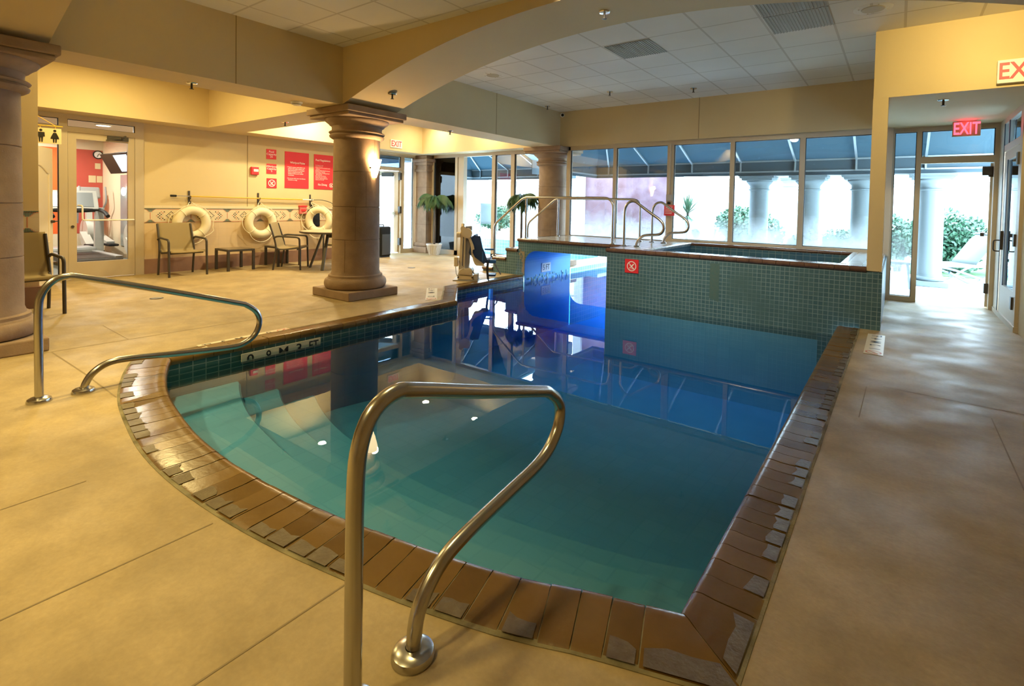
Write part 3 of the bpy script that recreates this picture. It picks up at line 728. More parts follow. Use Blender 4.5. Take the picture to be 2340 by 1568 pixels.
# ------------------------------------------------------------------ stone columns
def column(loc, label, sconce=None):
    root = thing('stone_column', label, 'column', loc, 'pink stone columns of the pool room')
    x, y = loc[0], loc[1]
    MB().box(x-.42,x+.42,y-.40,y+.40,0,.115).build('plinth','stone',root,bevel=.012)
    t = [(0.30,.115),(.385,.115)] + [(.37+.045*math.sin(a), .185-.07*math.cos(a)) for a in [math.pi*i/10 for i in range(11)]] + [(.375,.255),(.36,.27),(.36,.295),(.345,.305),(.30,.31)]
    MB().lathe(t,(x,y,0),56).build('base','stone',root)
    sh = [(.335,.30),(.318,.35)]
    for zj in (.785,1.235,1.71):
        r = .318-.010*(zj-.35)/1.8
        sh += [(r,zj-.006),(r-.007,zj-.003),(r-.007,zj+.003),(r,zj+.006)]
    sh += [(.305,2.17)]
    g = MB(); g.lathe(sh,(x,y,0),56)
    for k, (za, zb_) in enumerate(((.31,.785),(.785,1.235),(1.235,1.71),(1.71,2.17))):   # upright drum joints
        for a in (R(-62+25*k), R(-62+25*k+150)):
            rr = .3195-.010*((za+zb_)/2-.35)/1.8
            c, s_ = math.cos(a), math.sin(a); tx, ty = -s_*.004, c*.004
            g.quad((x+c*rr-tx,y+s_*rr-ty,za),(x+c*rr+tx,y+s_*rr+ty,za),(x+c*rr+tx,y+s_*rr+ty,zb_),(x+c*rr-tx,y+s_*rr-ty,zb_),1)
    g.build('shaft',['stone','stone_joint'],root)
    cp = [(.30,2.16),(.33,2.165),(.358,2.185),(.365,2.205),(.35,2.222),(.345,2.228),(.365,2.238),(.372,2.25),(.36,2.262),(.335,2.268),(.33,2.30),(.335,2.33),(.36,2.345),(.37,2.36),(.385,2.372),(.41,2.39),(.425,2.41),(.425,2.425),(.30,2.43)]
    MB().lathe(cp,(x,y,0),56).build('capital','stone',root)
    g = MB(); g.box(x-.445,x+.445,y-.445,y+.445,2.425,2.47); g.box(x-.475,x+.475,y-.475,y+.475,2.47,2.552)
    g.build('abacus','stone',root,bevel=.01)
    return root
column((-6.18,4.36,0),'pink stone column in mid room with a lit wall sconce')
column((-6.18,0.70,0),'pink stone column cut off by the left edge of the photo')
column((-6.18,9.33,0),'pink stone column against the windows behind the footbridge')
# engaged square pilaster in the far left corner
x, y = -10.22, 9.34
root = thing('stone_pilaster','square pink stone pilaster in the corner behind the potted palm','pilaster',(x,y,0))
MB().box(x-.26,x+.26,y-.22,y+.26,0,.16).build('plinth','stone',root,bevel=.01)
MB().box(x-.24,x+.24,y-.20,y+.24,.16,.27).build('base','stone',root,bevel=.04)
g = MB(); g.box(x-.20,x+.20,y-.17,y+.2,.27,2.13)
for z in (.75,1.24,1.72): g.box(x-.203,x+.203,y-.173,y+.2,z-.005,z+.005,1)
g.build('shaft',['stone','stone_joint'],root)
g = MB(); g.box(x-.23,x+.23,y-.20,y+.2,2.13,2.19); g.box(x-.21,x+.21,y-.18,y+.2,2.19,2.30); g.box(x-.24,x+.24,y-.21,y+.2,2.30,2.38); g.box(x-.27,x+.27,y-.24,y+.2,2.38,2.46); g.box(x-.22,x+.22,y-.19,y+.2,2.46,2.55)
g.build('capital','stone',root,bevel=.008)

# sconces: half cone glass shade on the column
def sconce(c, ang, label):
    root = thing('wall_sconce', label, 'sconce', c, None)
    d = Vector((math.cos(ang), math.sin(ang), 0))
    # half-cone shade opening upward
    g = MB(); n = 14; prof = [(.035,-.16),(.06,-.08),(.085,0.02),(.10,.09)]
    for r0 in (0.0,):
        v = []; 
        for j in range(n+1):
            a = ang - math.pi/2 + math.pi*j/n
            for r, z in prof: v.append((c[0]+r*math.cos(a), c[1]+r*math.sin(a), c[2]+z))
        k = len(prof); f = [(j*k+i,(j+1)*k+i,(j+1)*k+i+1,j*k+i+1) for j in range(n) for i in range(k-1)]
        g.add(v, f, 0, True)
    g.build('shade', pbr('glowing alabaster shade',(0.9,0.75,0.5),0.5,emit=(1.0,0.70,0.34),estr=9.0), root)
    p = Vector(c)
    g = MB(); g.obox(tuple(p - d*.004 + Vector((0,0,-.02))),(.012,.10,.16),(0,0,ang)); g.build('backplate','bronze',root)
    s = Vector((-d.y, d.x, 0))
    for sg in (-1,1): MB().cyl(tuple(p+s*.085*sg+d*.02+Vector((0,0,-.03))), tuple(p+s*.098*sg+d*.025+Vector((0,0,-.03))), .012, 8).build('clip','bronze',root)
    l = bpy.data.lights.new('sconce_lamp','POINT'); l.energy = 16; l.color = (1.0,0.66,0.30); l.shadow_soft_size = .05
    lo = bpy.data.objects.new('sconce_lamp', l); COL.objects.link(lo); lo.location = (p + d*.07 + Vector((0,0,.08)))
a = R(10)
sconce((-6.18+.314*math.cos(a), 4.36+.314*math.sin(a), 1.80), a, 'glowing half-cone wall sconce on the middle stone column')

# ------------------------------------------------------------------ pool hand rails
def pool_rail(x, label):
    root = thing('pool_handrail', label, 'handrail', (x,0.88,0), 'stainless grab rails beside the pool steps')
    pts = [(x,.785,0.0),(x,.785,.60),(x,.80,.69),(x,.845,.755),(x,.91,.778),(x,.985,.768),(x,1.26,.689),(x,1.63,.573)]
    pts = catmull([(x,.785,0.0),(x,.785,.3),(x,.785,.58),(x,.80,.68),(x,.85,.757),(x,.92,.782),(x,1.0,.765),(x,1.3,.674),(x,1.68,.553)],4)
    if x < -2:
        low = [(x,2.03,.438),(x,2.12,.365),(x,2.15,.27),(x,2.11,.165),(x,2.01,.108),(x,1.88,.105),(x,1.53,.137),(x,1.25,.168),(x,1.13,.163),(x,1.05,.115),(x,1.01,.05),(x,1.0,0.0)]
    else:
        low = [(x,1.70,.54),(x,1.738,.49),(x,1.735,.43),(x,1.71,.385),(x,1.655,.338),(x,1.57,.307),(x,1.44,.287),(x,1.20,.250),(x,1.09,.22),(x,1.02,.165),(x,.985,.10),(x,.975,0.0)]
    if x >= -2: pts = catmull([(x,.775,0.0),(x,.775,.3),(x,.777,.58),(x,.79,.69),(x,.83,.762),(x,.90,.790),(x,.98,.773),(x,1.25,.691),(x,1.5,.620),(x,1.64,.580)],4)
    P = list(pts) + list(catmull(low,4))
    # thin out duplicates
    Q = [P[0]]
    for p in P[1:]:
        if (p-Q[-1]).length > .012: Q.append(p)
    MB().tube(Q,.0225,20).build('rail','steel',root)
    for y in ((.785,1.0) if x < -2 else (.775,.975)):
        prof = [(.0225,.03),(.045,.028),(.058,.02),(.062,.008),(.062,0.0)]
        MB().lathe(prof,(x,y,0.0),32).build('escutcheon','steel',root)
pool_rail(-4.379,'left bent steel grab rail, over the left end of the pool steps')
pool_rail(-1.093,'large bent steel grab rail in the right foreground before the water')
# ------------------------------------------------------------------ whirlpool and footbridge
root = thing('whirlpool','raised green mosaic whirlpool with brown edge at the end of the pool','hot tub',(-1.85,8.0,0))
g = MB(); zt = .645
X0, X1, Y0, Y1 = -3.49,-0.12,6.76,9.2
g.box(X0,X1,Y0,Y0+.10,-1.4,zt); g.box(X0,X0+.10,Y0,Y1,-1.4,zt); g.box(X1-.10,X1,Y0,9.30,-.2,zt); g.box(X0,X1,Y1-.1,Y1,-1.4,zt)
g.build('wall','tile_green',root)
MB().box(X0-.003,X1-.6,Y0-.004,Y0,-1.4,-.20).build('submerged_wall','plaster',root)
bx0, bx1, by0, by1 = -2.99,-.53,6.98,9.00
g = MB(); zz = .695
for (a,b,c,d) in ((X0+.03,X1-.02,Y0+.03,by0),(X0+.03,X1-.02,by1,Y1),(X0+.03,bx0,by0,by1),(bx1,X1-.02,by0,by1)): g.box(a,b,c,d,zt,zz)
g.build('deck','tile_white',root)
g = MB()
def nosing(g, a, b, nrm, z, r=.032, pitch=.155):
    a = Vector(a); b = Vector(b); n = max(1,round((b-a).length/pitch)); nn = Vector(nrm)
    for i in range(n):
        p = a.lerp(b, i/n); q = a.lerp(b, (i+1)/n); d = (q-p).normalized()*.002; p = p+d; q = q-d
        rows = []
        for e in (p, q):
            rows.append([e+Vector((0,0,z+.004))-nn*.05, e+Vector((0,0,z+.004))] + [e+nn*r*math.sin(t)+Vector((0,0,z+.004-r+r*math.cos(t))) for t in [math.pi*k/8 for k in range(1,9)]] + [e+Vector((0,0,z-2*r+.004))-nn*.05])
        k = len(rows[0]); g.add(rows[0]+rows[1],[(j,k+j,k+j+1,j+1) for j in range(k-1)]+[tuple(range(k)),tuple(range(2*k-1,k-1,-1))],0)
for a_, b_, n_, r_ in (((X0,Y0+.005,0),(-.27,Y0+.005,0),(0,-1,0),.032),((X0+.005,7.50,0),(X0+.005,Y0,0),(-1,0,0),.032),((bx0,by0-.01,0),(bx1,by0-.01,0),(0,1,0),.025),((bx0,by1,0),(bx1,by1,0),(0,-1,0),.025)):
    g = MB(); nosing(g,a_,b_,n_,zz,r_); g.build('nosing','copper',root)
for a_, b_, n_ in (((bx0,by0,0),(bx0,by1,0),(1,0,0)),((bx1,by0,0),(bx1,by1,0),(-1,0,0))):
    g = MB(); nosing(g,a_,b_,n_,zz,.02); g.build('inner_trim','tile_white',root)
g = MB(); zb = -.25
g.quad((bx0,by0,zt),(bx1,by0,zt),(bx1,by0,zb),(bx0,by0,zb)); g.quad((bx0,by1,zt),(bx1,by1,zt),(bx1,by1,zb),(bx0,by1,zb)); g.quad((bx0,by0,zt),(bx0,by1,zt),(bx0,by1,zb),(bx0,by0,zb)); g.quad((bx1,by0,zt),(bx1,by1,zt),(bx1,by1,zb),(bx1,by0,zb)); g.quad((bx0,by0,zb),(bx1,by0,zb),(bx1,by1,zb),(bx0,by1,zb))
g.build('basin','tile_blue',root)
MB().box(bx0-.01,bx1+.01,by0-.01,by1+.01,zb-.01,.53).build('water','tubwater',root)
g = MB(); g.quad((-1.98,Y0-.0015,.60),(-1.86,Y0-.0015,.60),(-1.86,Y0-.0015,.10),(-1.98,Y0-.0015,.14)); 
g.build('stain',pbr('faded lime stain',(0.085,0.145,0.14),0.45,var=(0.06,0.14,0.15),vscale=25),root)

# footbridge
root = thing('footbridge','green tiled footbridge with steps crossing the pool to the whirlpool','bridge',(-4.7,8.3,0))
YB0, YB1, ZT = 7.57, 9.18, .64
g = MB()
P = [(-5.60,-.6),(-5.60,.22)] + [(-5.60+.27*(1-math.cos(t)), .22+.255*math.sin(t)) for t in [math.pi/2*i/8 for i in range(1,9)]] + [(-3.50,.475),(-3.50,ZT),(-5.76,ZT),(-5.76,-.6)]
# slab with the rounded opening: front and back faces in green tile, soffit painted blue
n = len(P); 
for y in (YB0, YB1): g.add([(x,y,z) for x,z in P],[tuple(range(n))],0)
for i in range(n):
    j = (i+1)%n; m = 1 if i < 10 else 0
    g.add([(P[i][0],YB0,P[i][1]),(P[j][0],YB0,P[j][1]),(P[j][0],YB1,P[j][1]),(P[i][0],YB1,P[i][1])],[(0,1,2,3)],m,False)
g.build('span',['tile_green','bluepaint'],root)
MB().box(-5.77,-3.47,YB0+.03,YB1,ZT,ZT+.045).build('deck','tile_white',root)
for a_, b_, n_ in (((-5.76,YB0,0),(-3.52,YB0,0),(0,-1,0)),((-5.76,YB1,0),(-5.76,YB0,0),(-1,0,0))):
    g = MB(); nosing(g,a_,b_,n_,ZT+.045); g.build('nosing','copper',root)
for k, (xa, xb, zz) in enumerate(((-6.04,-5.765,.487),(-6.36,-6.045,.305),(-6.62,-6.365,.09))):
    st = MB().box(xa,-5.765 if k == 0 else xb,YB0,YB1,0,zz-.045).build('step','tile_green',root)
    MB().box(xa-.0,xb,YB0+.03,YB1,zz-.045,zz).build('tread','tile_white',st)
    for a_, b_, n_ in (((xa,YB0,0),(xb,YB0,0),(0,-1,0)),((xa,YB1,0),(xa,YB0,0),(-1,0,0))):
        g = MB(); nosing(g,a_,b_,n_,zz); g.build('nosing','copper',st)
g = MB(); rnd = random.Random(5)   # crumbled tile where the bridge wall meets the water
for i in range(80):
    y = rnd.uniform(7.62,9.1); z = rnd.choice((-.128,-.09,-.052)) if y > 7.9 else rnd.choice((-.128,-.09)); 
    if rnd.random() < .8: g.box(-5.602,-5.592,y,y+.045,z,z+.036, rnd.randrange(2))
g.build('tile_remnant',[pbr('pale chipped tile',(0.26,0.48,0.62),0.4),pbr('teal chipped tile',(0.10,0.34,0.46),0.4)],root)
g = MB()
for i in range(13):
    z = .02+i*.033; g.box(-5.65+rnd.uniform(-.02,.015),-5.605,YB0-.004,YB0,z,z+.03)
for i in range(5):
    z = .30+i*.04; x_ = -5.74+rnd.uniform(0,.05); g.box(x_,x_+.035,YB0-.004,YB0,z,z+.03)
g.build('bare_patch',pbr('bare tan mortar',(0.33,0.26,0.175),0.9,var=(0.24,0.21,0.16),vscale=20),root)
# 5 FT depth tile on the blue wall
t = thing('depth_marker','white 5 FT depth tile on the blue wall under the footbridge','depth marker',(-5.6,8.27,.09))
MB().box(-5.599,-5.591,8.12,8.43,.01,.185).build('plate','white',t)
text('5 FT',.15,'ink','lettering',t,(-5.5895,8.275,.095),(0,1,0),(0,0,1),sx=.85)

# bridge rails
def bridge_rail(y, label):
    root = thing('bridge_handrail',label,'handrail',(-5.1,y,.5),'tall steel rails of the footbridge')
    z0 = .305
    pts = [(-6.42,y,z0-.005),(-6.42,y,.92),(-5.71,y,1.455),(-3.86,y,1.455),(-3.86,y,.68)]
    MB().tube(arc_pts(pts,[.10,.10,.18],7),.021,16).build('rail','steel',root)
    MB().cyl((-5.66,y,.68),(-5.66,y,1.445),.019,14).build('post','steel',root)
    for x, z in ((-6.42,.303),(-5.66,.683),(-3.86,.683)): MB().lathe([(.021,.02),(.04,.018),(.05,.0)],(x,y,z),20).build('escutcheon','steel',root)
bridge_rail(7.66,'front steel rail of the footbridge, nearest the pool')
bridge_rail(8.76,'rear steel rail of the footbridge, next to the windows')
def tub_rail(y, label):
    root = thing('whirlpool_handrail',label,'handrail',(-3.3,y,.7),'bent steel grab rails of the whirlpool')
    P = catmull([(-3.515,y,.695),(-3.515,y,.9),(-3.515,y,1.20),(-3.50,y,1.31),(-3.44,y,1.385),(-3.35,y,1.40),(-3.26,y,1.345),(-3.10,y,1.235),(-2.93,y,1.125),(-2.875,y,1.055),(-2.87,y,.985),(-2.91,y,.92),(-2.99,y,.895),(-3.12,y,.885),(-3.20,y,.865),(-3.27,y,.80),(-3.30,y,.74),(-3.30,y,.695)],4)
    MB().tube(P,.021,16).build('rail','steel',root)
    for x in (-3.515,-3.30): MB().lathe([(.021,.016),(.04,.014),(.052,.0)],(x,y,.697),20).build('escutcheon','steel',root)
tub_rail(7.38,'front bent steel grab rail of the whirlpool')
tub_rail(8.50,'rear bent steel grab rail of the whirlpool, beside the window')

# signs on the tub and the mullion
def no_diving(par, c, right, up, size, bar=0.0):
    """ring, slash and diving figure"""
    r = Vector(right); u = Vector(up); n = r.cross(u); c = Vector(c); g = MB()
    R0, R1 = size*.36, size*.30; N_ = 40; v = []
    for i in range(N_):
        a = 2*math.pi*i/N_; d = r*math.cos(a)+u*math.sin(a); v += [c+d*R0, c+d*R1]
    g.add(v,[(2*i,(2*i+2)%(2*N_),(2*i+3)%(2*N_),2*i+1) for i in range(N_)])
    def st(p, q, w):
        p = c+r*p[0]*size+u*p[1]*size; q = c+r*q[0]*size+u*q[1]*size; d = (q-p).normalized(); m = d.cross(n)*w*size/2
        g.add([p-m,q-m,q+m,p+m],[(0,1,2,3)])
    st((-.23,.23),(.23,-.23),.05)
    e = n*.0008; c = c+e
    st((.17,.17),(-.06,-.07),.075); st((.02,.03),(-.15,.06),.05); st((-.06,-.07),(-.17,-.13),.05); st((-.05,-.08),(.12,-.17),.03)
    st((-.2,-.20),(.2,-.20),.02)
    return g.build('no_diving_symbol','letter',par,fix=False)
t = thing('no_diving_sign','red no diving sign on the green tiled whirlpool wall','sign',(-3.085,6.75,.46))
MB().box(-3.19,-2.98,6.748,6.757,.365,.56).build('plate','red',t); no_diving(t,(-3.085,6.7465,.462),(1,0,0),(0,0,1),.2)
t = thing('warning_sign','small red sign on the window mullion behind the whirlpool rails','sign',(-3.47,9.19,1.26))
MB().box(-3.57,-3.37,9.182,9.192,1.165,1.365).build('plate','red',t)
g = MB()
for k in range(6): g.box(-3.55,-3.40-(k%3)*.012,9.1812,9.1822,1.34-.027*k,1.346-.027*k)
g.build('printed_lines','letter',t)
t = thing('wall_switch','grey timer switch box on the window mullion above the red sign','switch',(-3.48,9.19,1.5))
MB().box(-3.535,-3.43,9.165,9.198,1.44,1.56).build('box','greyplate',t,bevel=.006)
MB().cyl((-3.48,9.165,1.40),(-3.48,9.15,1.40),.025,16).build('knob','black',t)
g = MB().box(-3.53,-3.43,9.178,9.198,1.36,1.435); g.build('plate','chrome',t)
MB().cyl((-3.48,9.185,1.56),(-3.48,9.185,2.5),.014,10).build('conduit','frame',t)
# ------------------------------------------------------------------ sling armchairs (local +x is the front)
def make_chair():
    root = empty('sling_armchair',(0,0,0)); W = .27
    g = MB()   # side frames: front leg bends into the arm
    for s in (-1,1):
        y = s*W
        leg = MB(); leg.tube([Vector(p) for p in arc_pts([(.235,y*1.05,0),(.215,y*1.05,.615),(-.17,y*1.0,.635),(-.245,y*.98,.60)],[.06,.05],5)],.0175,10); leg.build('front_leg_and_arm','bronze',root)
        bk = MB(); bk.tube(catmull([(-.25,y*.97,0),(-.222,y*.97,.22),(-.20,y*.97,.42),(-.235,y*.95,.60),(-.315,y*.93,.86)],4),.0165,10); bk.build('rear_leg_and_stile','bronze',root)
    sr = MB()
    for s in (-1,1): sr.tube(catmull([(.20,s*W*.93,.415),(.05,s*W*.93,.395),(-.12,s*W*.93,.385),(-.20,s*W*.93,.42)],4),.014,8)
    sr.tube([(-.16,-W*.93,.37),(-.16,W*.93,.37)],.012,8); sr.tube([(.17,-W*.93,.385),(.17,W*.93,.385)],.012,8)
    sr.build('seat_frame','bronze',root)
    prof = catmull([(.235,0,.40),(.215,0,.432),(.12,0,.425),(0,0,.408),(-.12,0,.402),(-.185,0,.425),(-.205,0,.49),(-.245,0,.62),(-.315,0,.865),(-.335,0,.872)],4)
    def sheet(P, w0, w1):
        g = MB(); v = []; k = 9
        for i, p in enumerate(P):
            w = w0+(w1-w0)*i/(len(P)-1)
            for j in range(k):
                t = -1+2*j/(k-1); v.append((p.x-.012*(1-t*t), t*w, p.z-.008*(1-t*t)))
        g.add(v,[(i*k+j,i*k+j+1,(i+1)*k+j+1,(i+1)*k+j) for i in range(len(P)-1) for j in range(k-1)],0,True); return g
    o = sheet(prof,W*.96,W*.93).build('sling','sling',root,fix=False); sm = o.modifiers.new('t','SOLIDIFY'); sm.thickness = .006
    return root
chair0 = make_chair(); used = []
def place_chair(x, y, rz, label):
    c = chair0 if not used else copy_tree(chair0)
    used.append(1); c.location = (x,y,0); c.rotation_euler = (0,0,rz); tag(c,label,'chair','tan sling armchairs of the pool room','thing'); return c
place_chair(-9.885,3.56,R(2),'tan sling armchair against the wall under the left life ring')
place_chair(-9.46,5.24,R(46),'tan sling armchair seen side on, pulled up to the round table')
place_chair(-9.62,6.42,R(-55),'tan sling armchair behind the round table, half hidden by the column')
place_chair(-7.70,1.26,R(2),'tan sling armchair behind the left column beside the restroom wall')
def side_table(x, y, label, sx=.26, sy=.24, h=.39):
    t = thing('side_table',label,'table',(x,y,0),'low dark side tables')
    top = MB().box(x-sx,x+sx,y-sy,y+sy,h-.035,h).build('tabletop','bronze',t,bevel=.004)
    for a in (-1,1):
        for b in (-1,1): MB().box(x+a*(sx-.02)-.02,x+a*(sx-.02)+.02,y+b*(sy-.02)-.02,y+b*(sy-.02)+.02,0,h-.035).build('leg','bronze',t)
    MB().box(x-sx+.03,x+sx-.03,y-sy+.03,y+sy-.03,h,h+.004).build('glass_inlay',pbr('brown table inlay',(0.16,0.12,0.07),0.3),top)
side_table(-10.03,4.47,'low dark square side table between the two left armchairs')
side_table(-10.07,5.40,'low dark side table mostly hidden behind the side-on armchair')
x, y = -8.98, 5.78
t = thing('round_table','round tan-topped table on splayed dark legs behind the middle column','table',(x,y,0))
MB().lathe([(.001,.725),(.56,.725),(.575,.72),(.575,.70),(.55,.69),(.001,.69)],(x,y,0),56).build('tabletop',['bronze'],t)
MB().lathe([(.001,.729),(.545,.729),(.548,.724)],(x,y,0),56).build('inlay',pbr('beige tabletop',(0.46,0.37,0.25),0.4),t.children[0])
for k in range(4):
    a = R(35+90*k); c, s = math.cos(a), math.sin(a)
    MB().bar((x+c*.16,y+s*.16,.70),(x+c*.42,y+s*.42,0.0),.05,.03).build('leg','bronze',t)
MB().cyl((x,y,.60),(x,y,.70),.10,20).build('hub','bronze',t)

# ------------------------------------------------------------------ life rings, hook pole, signs on the left wall
def life_ring(c, label, rz=0.0, hook=(0,0,0)):
    t = thing('life_ring',label,'life ring',c,'white life rings on the left wall')
    x, y, z = 0,0,0
    MB().torus((0,0,0),.232,.078,'x',64,20,0,.85).build('ring','ring',t).location = (0,0,0)
    o = t.children[0]
    # build() subtracted the root location; rebuild in local space
    for v in o.data.vertices: v.co += Vector(c)
    for k in range(4):
        a = R(40+90*k); d = Vector((0,math.cos(a),math.sin(a))); cc = d*.232; P = []
        for j in range(14):
            b = 2*math.pi*j/14; P.append(cc + d*math.cos(b)*.081 + Vector((1,0,0))*math.sin(b)*.070)
        o = MB().tube(P,.006,6,0,True).build('band','rope',t)
        for v in o.data.vertices: v.co += Vector(c)
    P = []
    for k in range(4):
        a0 = R(40+90*k)
        for j in range(10):
            f = j/10; a = a0+R(90)*f; sag = .03*math.sin(math.pi*f)*(2.2 if 150 < math.degrees(a)%360 < 340 else .6)
            P.append((.05, math.cos(a)*(.315+sag), math.sin(a)*(.315+sag)))
    g = MB(); g.tube(P,.006,6,0,True)
    h = (Vector(hook)-Vector(c)); h = Matrix.Rotation(-rz,3,'Z') @ h
    g.tube([(.04,-.10,.27),(h.x,h.y-.02,h.z),(h.x,h.y+.02,h.z),(.04,.12,.26)],.006,6)
    o = g.build('grab_rope','rope',t)
    for v in o.data.vertices: v.co += Vector(c)
    t.rotation_euler = (0,0,rz); return t
life_ring((XW+.095,3.87,.865),'left white life ring with chair back in front of it',0,(XW+.06,3.86,1.235))
life_ring((XW+.095,5.09,.85),'middle white life ring with hanging rope, above the side tables',0,(XW+.06,5.08,1.245))
life_ring((XW+.335,6.20,.89),'right white life ring turned sideways beside the red pull station',R(-60),(XW+.07,6.19,1.26))
for y, lab in ((3.855,'left'),(5.075,'middle'),(6.18,'right')):
    t = thing('wall_hook','dark metal wall hook above the %s life ring' % lab,'hook',(XW+.03,y,1.32),'hooks holding the yellow pole')
    g = MB(); g.box(XW-.002,XW+.012,y-.016,y+.016,1.20,1.44); g.tube(arc_pts([(XW+.01,y,1.30),(XW+.075,y,1.29),(XW+.085,y,1.35)],.02,4),.007,8); g.tube(arc_pts([(XW+.01,y,1.22),(XW+.075,y,1.21),(XW+.08,y,1.26)],.02,4),.007,8)
    g.build('bracket','bronze',t)
t = thing('rescue_pole','yellow telescopic rescue pole with a bent crook, lying across the wall hooks','pole',(XW+.055,5.2,1.345))
zp = lambda y: 1.345-.008*(y-3.55)
MB().cyl((XW+.055,3.86,zp(3.86)),(XW+.055,5.98,zp(5.98)),.0125,12).build('yellow_tube','yellow_pole',t)
MB().cyl((XW+.055,3.62,zp(3.62)),(XW+.055,3.86,zp(3.86)),.0095,12).build('inner_tube','chrome',t)
MB().cyl((XW+.055,3.55,zp(3.55)),(XW+.055,3.64,zp(3.64)),.019,12).build('grip','black',t)
MB().cyl((XW+.055,5.98,zp(5.98)),(XW+.055,6.22,zp(6.22)),.015,12).build('ferrule','white',t)
MB().tube(catmull([(XW+.055,6.2,zp(6.2)),(XW+.07,6.42,1.325),(XW+.10,6.60,1.28),(XW+.13,6.72,1.20),(XW+.15,6.78,1.10),(XW+.16,6.74,.98)],5),.007,8).build('crook','darkgrey',t)
t = thing('throw_bag','black throw bag hanging behind the right life ring','bag',(XW+.05,6.22,1.05))
g = MB(); g.add([(XW+.02,6.20,1.235),(XW+.02,6.10,1.08),(XW+.02,6.12,.72),(XW+.02,6.38,.74),(XW+.02,6.36,1.05),(XW+.09,6.21,1.225),(XW+.12,6.12,1.07),(XW+.11,6.13,.74),(XW+.11,6.36,.75),(XW+.12,6.35,1.05)],[(0,1,2,3,4),(5,9,8,7,6),(0,5,6,1),(1,6,7,2),(2,7,8,3),(3,8,9,4),(4,9,5,0)])
g.build('bag','strap',t,bevel=.02)
def wall_sign(y0, y1, z0, z1, name, label):
    t = thing(name,label,'sign',(XW+.006,(y0+y1)/2,(z0+z1)/2),'red pool notices on the left wall')
    MB().box(XW+.001,XW+.010,y0,y1,z0,z1).build('plate','red',t); return t
F = (0,1,0); U = (0,0,1); xs = XW+.0115
t = wall_sign(5.235,5.435,2.135,2.335,'capacity_sign','small red Pool Capacity sign, topmost of the three')
text('Pool\nCapacity\n25',.058,'letter','lettering',t,(xs,5.335,2.235),F,U,.001,sp=.85)
t = wall_sign(5.24,5.44,1.84,2.04,'capacity_sign.001','small red Whirlpool Capacity sign, middle of the three')
text('Whirlpool\nCapacity\n5',.053,'letter','lettering',t,(xs,5.34,1.94),F,U,.001,sp=.9)
t = wall_sign(5.245,5.445,1.55,1.745,'no_diving_sign','small red no diving sign, lowest of the three')
no_diving(t,(xs,5.345,1.648),F,U,.2)
t = wall_sign(5.615,6.145,1.565,2.325,'rules_sign','large red Whirlpool Rules notice, left of the two')
text('Whirlpool Rules',.062,'letter','lettering',t,(xs,5.89,2.10),F,U,.001,sx=.8,bold=.0006)
text('\u2022 Pregnant women, small children and\n   persons with health problems and\n   high blood pressure, or low blood\n   pressure should not enter the\n   whirlpool without prior medical\n   consultation.\n\n\u2022 Do not use while under the influence\n   of alcohol or drugs.',.030,'letter','lettering',t,(xs,5.66,1.87),F,U,.001,'LEFT',sx=.86,sp=1.12)
t = wall_sign(6.265,6.80,1.565,2.325,'rules_sign.001','large red Pool Regulations notice, partly behind the column')
text('Pool Regulations',.062,'letter','lettering',t,(xs,6.30,2.20),F,U,.001,'LEFT',sx=.85,bold=.0006)
text('\u2022 No lifeguard on duty\n\u2022 Shower before use\n\u2022 Children must be accompanied by adult\n   at all times\n\u2022 No glass containers allowed in the area\n\u2022 No running or rough play\n\u2022 No food, drinks or smoking permitted\n   while in the pool\n\u2022 No animals in the pool area\n\u2022 Proper swim wear is required\n\u2022 Pool is for registered guests only\n\u2022 Swim at your own risk',.025,'letter','lettering',t,(xs,6.29,1.93),F,U,.001,'LEFT',sx=.86,sp=1.15)
text('No Diving',.065,'letter','lettering',t,(xs,6.36,1.665),F,U,.001,'LEFT',sx=.8); no_diving(t,(xs,6.68,1.66),F,U,.13)
t = thing('fire_alarm_strobe','red fire alarm strobe box left of the capacity signs','alarm',(XW+.02,4.997,1.88))
MB().box(XW,XW+.05,4.925,5.07,1.80,1.955).build('housing','red',t,bevel=.008); MB().box(XW+.05,XW+.058,4.965,5.055,1.86,1.91).build('strobe_lens','white',t)
t = thing('pull_station','red fire alarm pull station beside the right life ring','alarm',(XW+.04,6.0,1.11))
MB().box(XW+.004,XW+.06,5.925,6.075,1.02,1.175).build('housing',pbr('pale red cover',(0.62,0.16,0.15),0.35),t,bevel=.006); MB().box(XW+.06,XW+.075,5.955,6.045,1.08,1.12).build('pull_bar','red',t); MB().box(XW+.003,XW+.07,5.915,6.085,1.175,1.20).build('lid','red',t)

# ------------------------------------------------------------------ exit signs
def exit_sign(loc, right, normal, w, h, face, letter, label, sx=.8, tsz=None):
    t = thing('exit_sign',label,'sign',loc,None); L = Vector(loc); r = Vector(right); n = Vector(normal); u = Vector((0,0,1)); g = MB()
    def bx(a0,a1,b0,b1,c0,c1,mat,name):
        g = MB(); P = [L+r*a+u*b+n*c for c in (c0,c1) for a,b in ((a0,b0),(a1,b0),(a1,b1),(a0,b1))]
        g.add(P,[(0,3,2,1),(4,5,6,7),(0,1,5,4),(1,2,6,5),(2,3,7,6),(3,0,4,7)]); return g.build(name,mat,t,bevel=.004)
    bx(-w/2,w/2,-h/2,h/2,0,.05,face,'housing'); text('EXIT',tsz or h*1.0,letter,'lettering',t,tuple(L+n*.0515-u*h*.02),right,(0,0,1),.002,sx=sx,bold=.004)
    return t
exit_sign((-9.93,8.07,2.715),(0,1,0),(1,0,0),.34,.19,'white','exit_weak_glow','white exit sign with red letters above the far left exit door')
exit_sign((.925,6.75,2.70),(1,0,0),(0,-1,0),.37,.225,'white','exit_weak_glow','white exit sign cut off by the right edge of the photo',.78)
